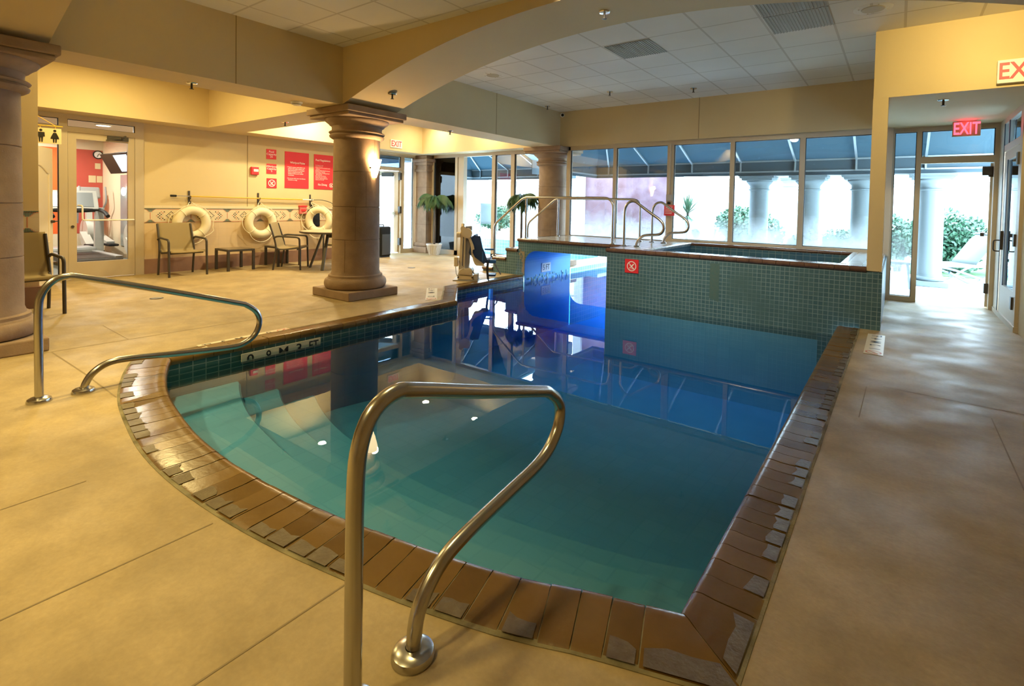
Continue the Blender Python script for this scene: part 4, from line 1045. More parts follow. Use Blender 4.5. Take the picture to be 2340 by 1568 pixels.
t = exit_sign((.70,8.93,2.445),(1,0,0),(0,-1,0),.29,.20,pbr('clear pink sign panel',(0.42,0.30,0.16),0.3),'exit_red','lit red exit sign hanging above the open exit doorway',.60,.225)
MB().box(.60,.80,8.88,8.93,2.545,2.556).build('canopy','frame',t)
# restroom sign on a bracket
t = thing('restroom_sign','hanging white restroom sign with black man and woman figures','sign',(-9.26,1.62,2.0))
xq, yq = -9.3, 1.46
d = Vector((.25,.97,0)).normalized(); pv = Vector((xq,yq,0)) + d*.17
def W3(a, z): return tuple(pv + d*a*.71 + Vector((0,0,1.995+(z-1.79)*.80)))
g = MB(); g.tube([W3(-.2,2.085),W3(.40,2.085)],.006,8); g.tube([W3(-.2,2.24),W3(.05,2.24),W3(.30,2.09)],.004,8)
for a in (.09,.30): g.tube([W3(a,2.085),W3(a,2.045)],.003,6)
g.build('bracket','yellow_pole',t)
g = MB(); nn = Vector((d.y,-d.x,0))*.006
P = [W3(.0,1.79),W3(.38,1.79),W3(.38,2.045),W3(.0,2.045)]
g.add([tuple(Vector(p)-nn) for p in P]+[tuple(Vector(p)+nn) for p in P],[(0,1,2,3),(4,5,6,7),(0,1,5,4),(1,2,6,5),(2,3,7,6),(3,0,4,7)])
g.build('plate','cream',t)
def fig(c, woman):
    g = MB(); o = Vector((d.y,-d.x,0))*.0075
    def poly(pts): 
        g.add([tuple(Vector(W3(c+a,1.81+z))+o) for a,z in pts],[tuple(range(len(pts)))])
    poly([(.022*math.cos(k*math.pi/6),.195+.022*math.sin(k*math.pi/6)) for k in range(12)])
    if woman: poly([(-.02,.165),(.02,.165),(.055,.09),(.06,.06),(.03,.06),(-.03,.06),(-.06,.06),(-.055,.09)])
    else: poly([(-.05,.165),(.05,.165),(.055,.09),(.035,.09),(.03,.07),(-.03,.07),(-.035,.09),(-.055,.09)])
    poly([(-.03,.07),(-.004,.07),(-.006,0),(-.024,0)]); poly([(.004,.07),(.03,.07),(.024,0),(.006,0)])
    g.build('woman_symbol' if woman else 'man_symbol','ink',t,fix=False)
fig(.10,False); fig(.29,True)
# restroom door standing open
root = struct(empty('door_5',(-9.55,1.55,0)),'white arched panel restroom door standing open in front of the glass','door')
hx = Vector((-9.50,1.53,0)); dd = Vector((-.86,.51,0)).normalized(); th = Vector((dd.y,-dd.x,0))
if th.x < 0: th = -th
def D3(a, z, o=0.0): return tuple(hx+dd*a+th*o+Vector((0,0,z)))
def slab(a0,a1,z0,z1,o0,o1,g):
    P = [D3(a,z,o) for o in (o0,o1) for a,z in ((a0,z0),(a1,z0),(a1,z1),(a0,z1))]
    g.add(P,[(0,3,2,1),(4,5,6,7),(0,1,5,4),(1,2,6,5),(2,3,7,6),(3,0,4,7)]); return g
slab(0,.90,.01,2.0,-.02,.02,MB()).build('leaf','door_white',root,bevel=.004)
g = MB(); ap = [(.14,.62),(.76,.62),(.76,1.62)]+[(.76-.62*k/12,1.62+.12*math.sin(math.pi*k/12)**1.5) for k in range(1,12)]+[(.14,1.62)]
g.tube([D3(a,z,.022) for a,z in ap],.012,6,0,True); g.tube([D3(a,z,.022) for a,z in ((.14,.14),(.76,.14),(.76,.50),(.14,.50))],.012,6,0,True); g.build('panel_moulding','door_white',root)
g = MB(); g.cyl(D3(.84,.92,.02),D3(.84,.92,.06),.02,12); g.bar(D3(.84,.92,.055),D3(.94,.92,.055),.018,.018); g.build('lever_handle','bronze',root)

# ------------------------------------------------------------------ black speaker-like case, potted palms
t = thing('portable_speaker','black boxy portable speaker on the floor by the far exit door','speaker',(-10.0,8.0,0))
MB().box(-10.22,-9.86,7.62,7.93,0.02,.73).build('cabinet','black',t,bevel=.035)
MB().box(-9.861,-9.850,7.66,7.89,.06,.55).build('front_grille','darkgrey',t,bevel=.01)
MB().tube(arc_pts([(-10.12,7.78,.73),(-10.12,7.78,.77),(-9.96,7.78,.77),(-9.96,7.78,.73)],.02,4),.012,8).build('handle','black',t)
MB().box(-10.2,-9.88,7.64,7.91,0,.02).build('base','darkgrey',t)
def frond(g, base, az, L, droop, w, rnd, m=0):
    P = []; p = Vector(base); el = R(72)*(1-rnd.random()*.5)
    for k in range(10):
        P.append(p.copy()); p = p + Vector((math.cos(az)*math.cos(el), math.sin(az)*math.cos(el), math.sin(el)))*L/10; el -= droop/10
    g.tube(P,[.006*(1-k/12) for k in range(10)],5,m)
    for k in range(1,10):
        a = P[k]; d = (P[k]-P[k-1]).normalized(); s = d.cross(Vector((0,0,1)));
        if s.length < .05: s = Vector((math.sin(az),-math.cos(az),0))
        s.normalize(); 
        for q in range(4):
            b = a - d*L/10*q/4
            for sg in (-1,1):
                ln = w*(.55+.6*math.sin(math.pi*min(1,k/9.5)))*rnd.uniform(.85,1.15); tip = b + s*sg*ln*.62 + d*ln*.5 + Vector((0,0,-ln*.85))
                mid = b.lerp(tip,.5)+Vector((0,0,ln*.10)); wd = d*.0065
                g.add([b-wd,mid-wd*1.3,tip,mid+wd*1.3,b+wd],[(0,1,2,3,4)],m)
def palm(loc, h, label, potted, seed, n=15, L=.5):
    rnd = random.Random(seed); x, y, z = loc
    t = thing('potted_palm',label,'potted plant',loc,None)
    if potted:
        prof = [(.12,0),(.185,.24),(.20,.255),(.20,.285),(.175,.285),(.165,.25)]
        g = MB(); g.lathe(prof,(x,y,z),40)
        for k in range(20):
            a = 2*math.pi*k/20; a2 = a+.25
            g.tube([(x+.125*math.cos(a),y+.125*math.sin(a),z+.02),(x+.155*math.cos((a+a2)/2),y+.155*math.sin((a+a2)/2),z+.12),(x+.182*math.cos(a2),y+.182*math.sin(a2),z+.23)],.008,5)
        g.build('pot','pot',t); MB().cyl((x,y,z+.2),(x,y,z+.255),.168,24).build('soil','soil',t)
    else:
        MB().lathe([(.10,0),(.14,.2),(.15,.24),(.13,.24)],(x,y,z),28).build('pot','pot',t)
    MB().tube([(x,y,z+.15),(x+.012,y,z+h*.5),(x-.006,y+.01,z+h)],[.030,.026,.022],10).build('trunk','bark',t)
    for k in range(n):
        g = MB(); frond(g,(x-.006+rnd.uniform(-.02,.02),y+.01,z+h-.10*rnd.random()),2*math.pi*k/n*1.0+rnd.uniform(-.3,.3)+k*2.4,L*rnd.uniform(.8,1.1),R(168)*rnd.uniform(.75,1.2),.15,rnd)
        g.build('frond','green_leaf',t,fix=False)
palm((-9.52,9.0,0),1.42,'small palm in a white fluted pot beside the corner pilaster',True,11,34,.60)
palm((-6.78,9.0,0),1.46,'small palm with slim dark trunk behind the footbridge steps',False,23,34,.52)
# ------------------------------------------------------------------ pool lift
t = thing('pool_lift','cream pool lift with navy seat at the pool edge before the footbridge','pool lift',(-6.05,6.38,0))
o = Vector((-6.12,6.36,0)); fx_ = Vector((.80,.60,0)).normalized(); fy_ = Vector((-.60,.80,0))   # fx_: to the right in the photo
def L3(a,b,z): return tuple(o+fx_*a*.74+fy_*b+Vector((0,0,z)))
def lbox(a0,a1,b0,b1,z0,z1,g,m=0):
    P = [L3(a,b,z) for z in (z0,z1) for a,b in ((a0,b0),(a1,b0),(a1,b1),(a0,b1))]
    return g.add(P,[(0,3,2,1),(4,5,6,7),(0,1,5,4),(1,2,6,5),(2,3,7,6),(3,0,4,7)],m)
def lprism(pts, b0, b1, g, m=0):
    n = len(pts); P = [L3(a,b,z) for b in (b0,b1) for a,z in pts]
    return g.add(P,[tuple(range(n)),tuple(range(2*n-1,n-1,-1))]+[(i,(i+1)%n,n+(i+1)%n,n+i) for i in range(n)],m)
lbox(-.10,.46,-.16,.22,0,.018,MB()).build('base_plate','greyplate',t)
g = MB(); lbox(.0,.36,-.13,.18,.018,.095,g); lprism([(.02,.095),(.33,.095),(.34,.17),(.30,.215),(.16,.205),(.10,.25),(.02,.40)],-.11,.16,g); g.build('base_housing','cream',t,bevel=.012)
lbox(.37,.46,-.13,.10,.018,.115,MB()).build('end_block',pbr('pale grey block',(0.52,0.48,0.42),0.6),t,bevel=.006)
g = MB(); g.bar(L3(.02,-.125,.10),L3(.33,-.125,.085),.014,.014); g.tube([L3(.0,-.14,.05),L3(.02,-.15,.12),L3(.06,-.15,.19),L3(.14,-.14,.22)],.004,6); g.build('tie_rod','steel',t)
for a in (.02,.34): MB().cyl(L3(a,-.15,.06),L3(a,-.12,.06),.014,10).build('anchor_bolt','bronze',t)
# mast of two cream channels with the actuator and a grey cover plate between and behind
g = MB(); lprism([(.015,.05),(.085,.05),(.115,.86),(.055,.90)],-.10,-.06,g); g.build('mast_channel','cream',t,bevel=.004)
g = MB(); lprism([(.11,.22),(.155,.22),(.175,.84),(.13,.84)],-.08,-.04,g); g.build('mast_channel.001','cream',t,bevel=.004)
g = MB(); lprism([(.155,.20),(.235,.20),(.30,.90),(.29,.93),(.14,.92),(.15,.5)],-.035,.10,g); g.build('cover_plate','greyplate',t,bevel=.006)
g = MB(); g.bar(L3(.095,-.05,.2),L3(.125,-.05,.84),.035,.03); 
for z in (.30,.40,.52,.68): g.cyl(L3(.10+.04*(z-.3),-.075,z),L3(.10+.04*(z-.3),-.045,z),.014,8)
g.build('actuator','grey',t)
g = MB(); g.cyl(L3(.11,-.12,.885),L3(.11,-.02,.885),.045,20); g.cyl(L3(.20,-.13,.81),L3(.20,-.05,.81),.085,24); g.bar(L3(.09,-.08,.84),L3(.10,-.08,.97),.05,.03); g.build('pulley_cap','cream',t,bevel=.004)
MB().cyl(L3(-.04,-.08,.78),L3(.05,-.08,.78),.045,16).build('side_knob','cream',t)
lbox(-.09,.0,-.11,.02,.24,.40,MB()).build('control_box','cream',t,bevel=.01)
g = MB(); g.tube([L3(-.05,-.10,.24),L3(-.03,-.12,.12),L3(.0,-.13,.08)],.005,6); g.tube(catmull([L3(.03,-.115,.34),L3(.05,-.125,.28),L3(.035,-.125,.2)],4),.004,6); g.build('cable','black',t)
# curved cream arm carrying the seat
P = [(.22,.80),(.28,.76),(.335,.66),(.375,.585),(.385,.53),(.35,.53),(.345,.44),(.36,.36),(.40,.29),(.44,.265),(.60,.262),(.60,.285),(.46,.29),(.41,.33),(.385,.40),(.32,.40),(.31,.52),(.29,.62),(.25,.70),(.2,.74)]
lprism([(a-.01,z) for a,z in P],-.10,-.07,MB()).build('seat_arm','cream',t,bevel=.006)
# moulded navy seat
def shell(prof, b0, b1, th, mat, name, par):
    P = catmull([(a,0,z) for a,z in prof],5); n = len(P); k = 9; v = []; 
    for i,p in enumerate(P):
        for j in range(k):
            s = -1+2*j/(k-1); c = .035*s*s
            d = (P[min(i+1,n-1)]-P[max(i-1,0)]).normalized(); nn = Vector((-d.z,0,d.x))
            q = p+nn*c*(1 if nn.z >= 0 or nn.x > 0 else 1); v.append(L3(q.x,(b0+b1)/2+(b1-b0)/2*s,q.z))
    g = MB(); g.add(v,[(i*k+j,i*k+j+1,(i+1)*k+j+1,(i+1)*k+j) for i in range(n-1) for j in range(k-1)],0,True)
    ob = g.build(name,mat,par,fix=False); s = ob.modifiers.new('t','SOLIDIFY'); s.thickness = th; s.offset = 0; return ob
shell([(.335,.77),(.345,.72),(.375,.55),(.41,.42),(.455,.335),(.53,.30),(.66,.30),(.74,.325)],-.06,.40,.03,'navy','seat_shell',t)
g = MB(); lprism([(.56,.50),(.60,.50),(.66,.37),(.70,.345),(.66,.30),(.60,.34)],-.06,-.03,g); lprism([(.31,.765),(.50,.765),(.56,.56),(.60,.50),(.66,.36),(.60,.285),(.46,.285),(.32,.40),(.24,.47),(.28,.62)],-.065,-.04,g); g.build('side_wing','navy',t,bevel=.005)
lbox(.55,.585,-.075,-.02,.33,.50,MB()).build('seat_edge','blue',t,bevel=.012)
lbox(.56,.79,.36,.40,.485,.515,MB()).build('armrest','blue',t,bevel=.012); lbox(.70,.87,-.05,.0,.30,.36,MB()).build('armrest','blue',t,bevel=.012)
lbox(.66,.86,.02,.30,.06,.095,MB()).build('footrest','navy',t,bevel=.01)
g = MB(); g.tube([L3(.80,.28,.27),L3(.97,.25,.07)],.013,8); g.tube([L3(.70,.28,.27),L3(.84,.28,.27)],.013,8); g.build('footrest_strut','grey',t)
g = MB(); g.bar(L3(.69,-.08,.33),L3(.675,-.10,.20),.045,.008); g.bar(L3(.675,-.10,.20),L3(.70,-.11,.03),.045,.008); g.bar(L3(.70,-.11,.04),L3(.715,-.11,.0),.04,.014); g.build('belt_strap','strap',t); g = MB(); g.tube(catmull([L3(.235,-.05,.10),L3(.30,-.06,.16),L3(.37,-.07,.12),L3(.40,-.07,.05)],4),.008,6); g.build('belt_strap','strap',t)

# ------------------------------------------------------------------ depth markers on deck and wall
def floor_marker(c, along, facing, n, w, chars, label, cols=None):
    t = thing('depth_marker',label,'depth marker',c,None); C = Vector(c); a = Vector(along).normalized(); f = Vector(facing).normalized(); L = n*w
    g = MB(); q = w/2*.98
    P = [C-a*L/2-f*q, C+a*L/2-f*q, C+a*L/2+f*q, C-a*L/2+f*q]
    g.add([tuple(p+Vector((0,0,.0015))) for p in P]+[tuple(p+Vector((0,0,.004))) for p in P],[(0,3,2,1),(4,5,6,7),(0,1,5,4),(1,2,6,5),(2,3,7,6),(3,0,4,7)]); g.build('tiles','marker',t)
    for i, ch in enumerate(chars):
        p = C + a*(-L/2+w*(i+.5)) + Vector((0,0,.005))
        if ch == '@':
            g = MB(); r0, r1 = w*.42, w*.33; v = []
            for k in range(32):
                th_ = 2*math.pi*k/32; d = a*math.cos(th_)+f*math.sin(th_); v += [tuple(p+d*r0),tuple(p+d*r1)]
            g.add(v,[(2*k,(2*k+2)%64,(2*k+3)%64,2*k+1) for k in range(32)])
            d = (a-f).normalized(); e = (a+f).normalized()*w*.04; g.add([tuple(p-d*r1-e),tuple(p+d*r1-e),tuple(p+d*r1+e),tuple(p-d*r1+e)],[(0,1,2,3)])
            g.add([tuple(p+f*w*.14-a*w*.2),tuple(p-f*w*.1+a*w*.18),tuple(p-f*w*.16+a*w*.16),tuple(p+f*w*.06-a*w*.22)],[(0,1,2,3)])
            g.build('no_diving_symbol','redink',t,fix=False)
        elif ch.strip(): text(ch,w*.82,'ink','lettering',t,tuple(p),tuple(a),tuple(f),.0005,sx=.62 if len(ch) > 1 else .9,bold=.001)
# read from the pool side, so upside down for the camera
floor_marker((-4.965,2.33,0),(0.03,-1,0),(-1,0,0),6,.138,['@','0','.9','M','3','FT'],'ivory 3 FT depth marker on the deck along the left pool edge')
floor_marker((-5.43,5.10,0),(-.72,.69,0),(-.69,-.72,0),6,.16,['@','1.2','','M','4','FT'],'ivory depth marker on the deck behind the chamfered pool corner')
floor_marker((-.145,6.06,0),(0,1,0),(1,0,0) if False else (1,0,0),6,.155,['@','1','.2','M','4','FT'],'ivory 4 FT depth marker on the deck before the whirlpool post')
t = thing('depth_marker','ivory 0.9 M 3 FT depth tiles on the pool wall, half under water','depth marker',(-4.755,2.55,-.13))
MB().box(-4.757,-4.748,2.175,2.945,-.155,-.085).build('tiles','marker',t)
for i, ch in enumerate(['0','.9','M','3','FT']):
    o = text(ch,.125,'ink','lettering',t,(-4.7465,2.175+.154*(i+.5),-.150),(0,1,0),(0,0,1),.001,sx=.8 if len(ch) > 1 else 1.1,bold=.0012)
    bm = bmesh.new(); bm.from_mesh(o.data); bmesh.ops.bisect_plane(bm,geom=bm.verts[:]+bm.edges[:]+bm.faces[:],plane_co=(0,0,-.152+.13),plane_no=(0,0,-1),clear_outer=True); bm.to_mesh(o.data); bm.free()
for c, lab in (((-7.78,2.51,0),'round floor drain on the deck left of the middle column'),((-7.93,6.89,0),'round floor drain on the deck before the potted palm')):
    t = thing('floor_drain',lab,'drain',c); MB().cyl((c[0],c[1],0),(c[0],c[1],.004),.075,28).build('ring','bronze',t)
    g = MB()
    for k in range(-3,4): g.box(c[0]-.055,c[0]+.055,c[1]+k*.016-.004,c[1]+k*.016+.004,.004,.006)
    g.build('grate','greyplate',t)

# ------------------------------------------------------------------ ceiling fittings
def sprinkler(c, label):
    t = thing('sprinkler_head',label,'sprinkler',c,'pendent sprinkler heads'); x, y, z = c
    MB().lathe([(.001,0),(.055,0),(.05,-.008),(.02,-.012),(.001,-.012)],(x,y,z),24).build('escutcheon','chrome',t)
    g = MB(); g.cyl((x,y,z-.01),(x,y,z-.06),.011,8); g.cyl((x,y,z-.062),(x,y,z-.066),.022,14); g.build('deflector','bronze',t)
for c, l in (((-6.28,2.35,ZS),'sprinkler head under the beam between the two left columns'),((-5.36,4.30,2.705),'sprinkler head in the arch just above the middle column'),
             ((-6.30,6.285,ZS),'sprinkler head under the beam behind the middle column'),((-2.35,4.38,3.168),'sprinkler head at the crown of the arch'),
             ((.36,7.17,ZS),'sprinkler head under the soffit over the exit passage'),((-5.75,8.43,ZC),'sprinkler head on the ceiling beside the security camera'),
             ((-2.81,8.37,ZC),'sprinkler head on the ceiling over the whirlpool'),((-8.01,4.32,ZS),'sprinkler head under the left bay soffit'),((-4.1,7.9,ZC),'tiny sprinkler head on the ceiling over the footbridge')):
    sprinkler(c,l)
def speaker(c, label):
    t = thing('ceiling_speaker',label,'speaker',c,'round ceiling speakers'); x, y, z = c
    MB().lathe([(.001,-.004),(.155,-.004),(.165,0)],(x,y,z),40).build('rim','ceiling',t)
    g = MB(); g.lathe([(.001,-.010),(.095,-.010),(.10,-.004)],(x,y,z),32)
    for k in range(4): g.obox((x+.125*math.cos(k*1.57+.4),y+.125*math.sin(k*1.57+.4),z-.006),(.012,.012,.004))
    g.build('grille',pbr('ivory speaker grille',(0.52,0.47,0.34),0.7),t)
speaker((-.267,5.97,ZC),'round ceiling speaker at the upper right, before the soffit'); speaker((-5.114,6.0,ZC),'round ceiling speaker above the arch, near the left beam')
def grille(x0,x1,y0,y1,label):
    t = thing('ceiling_grille',label,'vent',((x0+x1)/2,(y0+y1)/2,ZC),'grey return air grilles')
    g = MB(); g.box(x0+.01,x1-.01,y0+.01,y1-.01,ZC-.004,ZC+.002); n = int((x1-x0)/.03)
    for k in range(n): g.box(x0+.015+k*.03,x0+.027+k*.03,y0+.012,y1-.012,ZC-.010,ZC-.004)
    g.build('louvre','grille',t)
grille(-1.212,-.602,5.636,6.245,'grey return air grille at the upper right, the farther of two'); grille(-1.212,-.602,5.026,5.636,'grey return air grille cut by the top edge of the photo'); grille(-3.04,-2.43,5.636,6.245,'grey return air grille alone over the middle of the pool')
t = thing('smoke_detector','white round smoke detector under the beam left of the middle column','detector',(-6.25,3.52,ZS))
MB().lathe([(.001,-.045),(.04,-.045),(.055,-.03),(.07,-.012),(.07,0)],(-6.25,3.52,ZS),28).build('housing','white',t); MB().cyl((-6.25,3.52,ZS-.03),(-6.25,3.52,ZS-.034),.06,24).build('vent_ring','grey',t)
t = thing('security_camera','small white dome camera high in the corner above the far column','camera',(-5.83,9.05,3.2))
MB().sphere((-5.80,9.06,3.21),.045).build('housing','white',t); MB().sphere((-5.775,9.03,3.205),.030).build('lens','black',t)
def downlight(c, label, vis=True):
    t = thing('downlight',label,'ceiling light',c,'recessed downlights of the left bay'); x, y, z = c
    MB().lathe([(.075,-.004),(.10,-.006),(.105,0)],(x,y,z),32).build('trim_ring','white',t)
    MB().cyl((x,y,z-.001),(x,y,z-.003),.075,28).build('lamp','canglow',t)
for c, l in (((-9.2,8.5,ZC),'recessed downlight of the left bay nearest the far exit'),((-7.6,8.52,ZC),'recessed downlight of the left bay nearest the palms'),((-9.22,5.77,ZC),'recessed downlight above the life rings'),((-7.6,5.77,ZC),'recessed downlight above the round table')): downlight(c,l)
# ------------------------------------------------------------------ fitness room behind the glass door
XB = -15.0
g = MB(); g.box(-15.2,XB,-2.5,3.79,0,.465,1); g.box(-15.2,XB,-2.5,3.30,.465,2.36,0); g.box(-15.2,XB+.002,3.30,3.79,.465,2.36,2); g.box(-15.2,XB,-2.5,3.79,2.36,2.62,1)
o = g.build('wall_gym_back',['orange','gymbeige','maroon']); struct(o,'orange and maroon accent wall of the fitness room','wall')
g = MB(); g.box(-15.2,-10.6,3.79,3.95,0,2.62); g.box(-15.2,-10.6,-2.7,-2.5,0,2.62); 
o = g.build('wall_gym_side','gymbeige'); struct(o,'beige side wall of the fitness room','wall')
o = MB().box(-15.2,-10.49,-2.7,3.95,2.60,2.70).build('ceiling.001','gymceil'); struct(o,'low tan ceiling of the fitness room','ceiling')
o = MB().box(-15.2,-10.5,-2.7,3.95,-.05,-.002).build('floor.001','gymfloor'); struct(o,'dark rubber floor of the fitness room','floor')
t = thing('wall_mirror','tall pale mirror panel on the beige fitness room wall','mirror',(-13.4,3.78,1.0))
MB().box(-13.75,-12.2,3.775,3.788,.25,1.78).build('panel',pbr('pale blue mirror',(0.45,0.58,0.64),0.25,0.6),t)
t = thing('gym_sconce','small glowing wall lamp on the fitness room mirror','sconce',(-13.2,3.74,1.45))
MB().sphere((-13.35,3.72,1.42),.06,14,8,0,(1,.7,1.5)).build('shade',emis('gym sconce glow',(1,.9,.7),14),t); MB().box(-13.38,-13.32,3.74,3.775,1.36,1.46).build('bracket','chrome',t)
for x, y, lab in ((-11.75,2.98,'bright round lamp in the fitness room ceiling, seen through the door transom'),(-14.6,2.62,'bright lamp in the fitness room ceiling beneath the restroom sign'),(-14.0,2.85,'farther lamp in the fitness room ceiling beside the door frame')):
    t = thing('gym_ceiling_lamp',lab,'ceiling light',(x,y,2.60)); MB().cyl((x,y,2.60),(x,y,2.585),.10,24).build('lens','gymglow',t); MB().lathe([(.10,-.018),(.12,-.018),(.125,0)],(x,y,2.60),24).build('trim_ring','white',t)
t = thing('wall_clock','small round black and white clock high on the maroon wall','clock',(XB+.02,3.66,2.22))
MB().cyl((XB+.0,3.70,2.26),(XB+.03,3.70,2.26),.085,28).build('face','white',t); MB().torus((XB+.03,3.70,2.26),.085,.012,'x',28,8).build('rim','black',t); g = MB(); g.bar((XB+.035,3.70,2.26),(XB+.035,3.73,2.29),.02,.006); g.bar((XB+.035,3.70,2.26),(XB+.035,3.68,2.21),.012,.006); g.build('hands','black',t)
for y, z, w, h, lab in ((3.70,2.00,.10,.13,'small notice high on the maroon wall below the clock'),(3.60,1.70,.13,.16,'left of two paper notices on the maroon wall'),(3.73,1.70,.10,.15,'right of two paper notices on the maroon wall')):
    t = thing('paper_notice',lab,'notice',(XB+.01,y,z)); MB().box(XB+.002,XB+.008,y-w/2,y+w/2,z-h/2,z+h/2).build('sheet',pbr('yellowed paper',(0.62,0.52,0.30),0.8) ,t)
# televisions on the side wall
for i, (x, y, lab) in enumerate(((-12.42,3.30,'dark television hung at an angle in the fitness room'),(-11.80,3.32,'lit television hung beside the dark one in the fitness room'))):
    t = thing('television',lab,'television',(x,y,1.95)); g = MB(); g.obox((x,y,1.95),(.62,.05,.40),(R(26),0,R(4))); case = g.build('case','black',t)
    if i: MB().obox((x+.0,y-.025,1.938),(.56,.012,.33),(R(26),0,R(4))).build('screen','screen',case)
    MB().bar((x+.02,y+.05,1.98),(x+.05,3.755,2.10),.05,.05).build('wall_bracket','black',t)
# treadmills
def treadmill(x, y, label, s=1.0):
    """x,y: rear end of the deck; runs towards -x"""
    t = thing('treadmill',label,'treadmill',(x,y,0),'treadmills in the fitness room')
    dk = MB().box(x-1.75,x,y-.38,y+.38,.10,.20).build('deck','darkgrey',t,bevel=.02)
    MB().box(x-1.45,x-.04,y-.26,y+.26,.196,.206).build('belt','black',dk)
    g = MB(); g.box(x-1.5,x-.02,y-.38,y-.27,.19,.225); g.box(x-1.5,x-.02,y+.27,y+.38,.19,.225); g.build('side_rail','grey',t,bevel=.006)
    MB().cyl((x-.02,y-.36,.13),(x-.02,y+.36,.13),.07,16).build('rear_roller','black',t)
    MB().box(x-1.95,x-1.45,y-.36,y+.36,.06,.30).build('motor_cover','grey',t,bevel=.05)
    for sg in (-1,1): MB().bar((x-1.55,y+sg*.40,.1),(x-1.50,y+sg*.40,1.08),.09,.14).build('upright',pbr('silver grey upright',(0.40,0.40,0.38),0.4),t)
    for sg in (-1,1): MB().tube(arc_pts([(x-1.52,y+sg*.40,1.04),(x-1.15,y+sg*.40,1.0),(x-.95,y+sg*.40,.92)],.1,4),.035,10).build('handrail','black',t)
    MB().tube([(x-1.5,y-.40,1.04),(x-1.44,y,1.02),(x-1.5,y+.40,1.04)],.045,10).build('crossbar','black',t)
    cs = MB().obox((x-1.55,y,1.22),(.08,.78,.40),(0,R(-22),0)).build('console',pbr('silver console',(0.48,0.48,0.44),0.4),t,bevel=.02)
    MB().obox((x-1.508,y,1.235),(.012,.62,.30),(0,R(-22),0)).build('screen','screen_dim',cs)
treadmill(-11.7,1.80,'treadmill behind the narrow sidelight, left of the other'); treadmill(-11.6,2.85,'treadmill with wide console straight behind the glass door')
def elliptical(x, y, mx, label):
    t = thing('elliptical_trainer',label,'exercise machine',(x,y,0),'elliptical trainers in the fitness room')
    silver = pbr('silver machine shell',(0.52,0.53,0.49),0.4)
    g = MB(); g.cyl((x,y-.11,.50),(x,y+.11,.50),.30,32); g.build('flywheel_housing',silver,t,bevel=.04)
    MB().bar((x+.15,y-.14,.50),(x+.75,y-.16,.22),.14,.10).build('pedal_arm',silver,t); MB().bar((x+.15,y+.14,.42),(x+.75,y+.16,.30),.14,.10).build('pedal_arm.001',silver,t)
    for sg in (-1,1): MB().box(x+.60,x+.98,y+sg*.16-.09,y+sg*.16+.09,.26,.31).build('pedal','black',t,bevel=.02)
    MB().bar((x+mx*.6,y,.6),(x+mx,y,1.30),.12,.10).build('mast',silver,t)
    MB().obox((x+mx,y,1.38),(.10,.40,.26),(0,R(-20),0)).build('console','grey',t,bevel=.03)
    for sg in (-1,1): MB().tube(catmull([(x+mx+.07,y+sg*.20,.72),(x+mx+.17,y+sg*.21,1.02),(x+mx+.36,y+sg*.22,1.20),(x+mx+.30,y+sg*.22,1.52)],5),.019,8).build('swing_handle','grey',t)
    MB().box(x-.35,x+1.05,y-.09,y+.09,.0,.07).build('base_rail','darkgrey',t); MB().box(x-.40,x-.28,y-.32,y+.32,0,.08).build('stabiliser','black',t)
elliptical(-12.0,3.53,.60,'silver elliptical trainer cut by the right edge of the glass door'); elliptical(-14.42,3.42,-.12,'silver elliptical trainer before the maroon wall')
# ------------------------------------------------------------------ outdoors
def stuffground(name, boxes, mat, label):
    g = MB()
    for b in boxes: g.box(*b)
    o = g.build(name,mat); struct(o,label,'ground'); return o
stuffground('patio_floor',[(-3.5,16,9.56,40,-.4,-.005),(-5.6,-3.5,12.2,40,-.4,-.005),(-6.3,-5.6,9.56,40,-.4,-.005),(-30,-6.3,9.56,10.2,-.4,-.005),(-30,-10.7,3.96,9.56,-.4,-.005)],'out_ground','pale patio paving outside the windows')
stuffground('patio_floor.001',[(-30,-6.3,11.7,40,-.4,.28)],'out_ground','raised pale terrace beyond the outdoor pool')
g = MB(); g.quad((-30,11.69,.27),(-6.3,11.69,.27),(-6.3,11.69,-.7),(-30,11.69,-.7)); g.quad((-30,10.2,-.7),(-6.3,10.2,-.7),(-6.3,11.7,-.7),(-30,11.7,-.7)); g.quad((-30,10.21,-.01),(-6.3,10.21,-.01),(-6.3,10.21,-.7),(-30,10.21,-.7))
o = g.build('outdoor_pool','tile_pale'); struct(o,'pale blue tiled outdoor pool edge seen through the left windows','pool')
o = MB().box(-30,-6.3,10.2,11.7,-.72,-.13).build('outdoor_water','water'); struct(o,'water of the outdoor pool','water')
g = MB(); g.box(-34,18,17.5,17.8,-.4,2.05); g.box(-34,18,17.42,17.8,2.05,2.14); g.box(-34,18,17.36,17.8,2.14,2.32)
o = g.build('garden_wall','out_white'); tag(o,'long white garden wall with a moulded top edge','wall',kind='structure')
g = MB(); g.box(-34,-10.62,3.95,4.3,0,3.2); g.box(-19,-16,9,16,0,3.4); o = g.build('neighbour_wall','out_white'); tag(o,'white building walls outside the far left door','wall',kind='structure')
g = MB(); g.box(-7.46,-4.78,13.0,13.3,-.4,3.6)
o = g.build('pink_wall','out_pink'); tag(o,'stained pink stucco wall outside the window behind the footbridge','wall',kind='structure')
g = MB(); g.box(-7.72,-7.46,12.9,13.3,-.4,3.6); g.box(-4.78,-4.66,12.95,13.3,-.4,3.6); o = g.build('pink_wall_pier','out_white'); tag(o,'white pier at the edge of the pink outdoor wall','pier',kind='structure')
stuffground('lawn_strip',[(.2,6,13.6,17.4,-.02,.012)],'lawn','green lawn beyond the patio lounger')
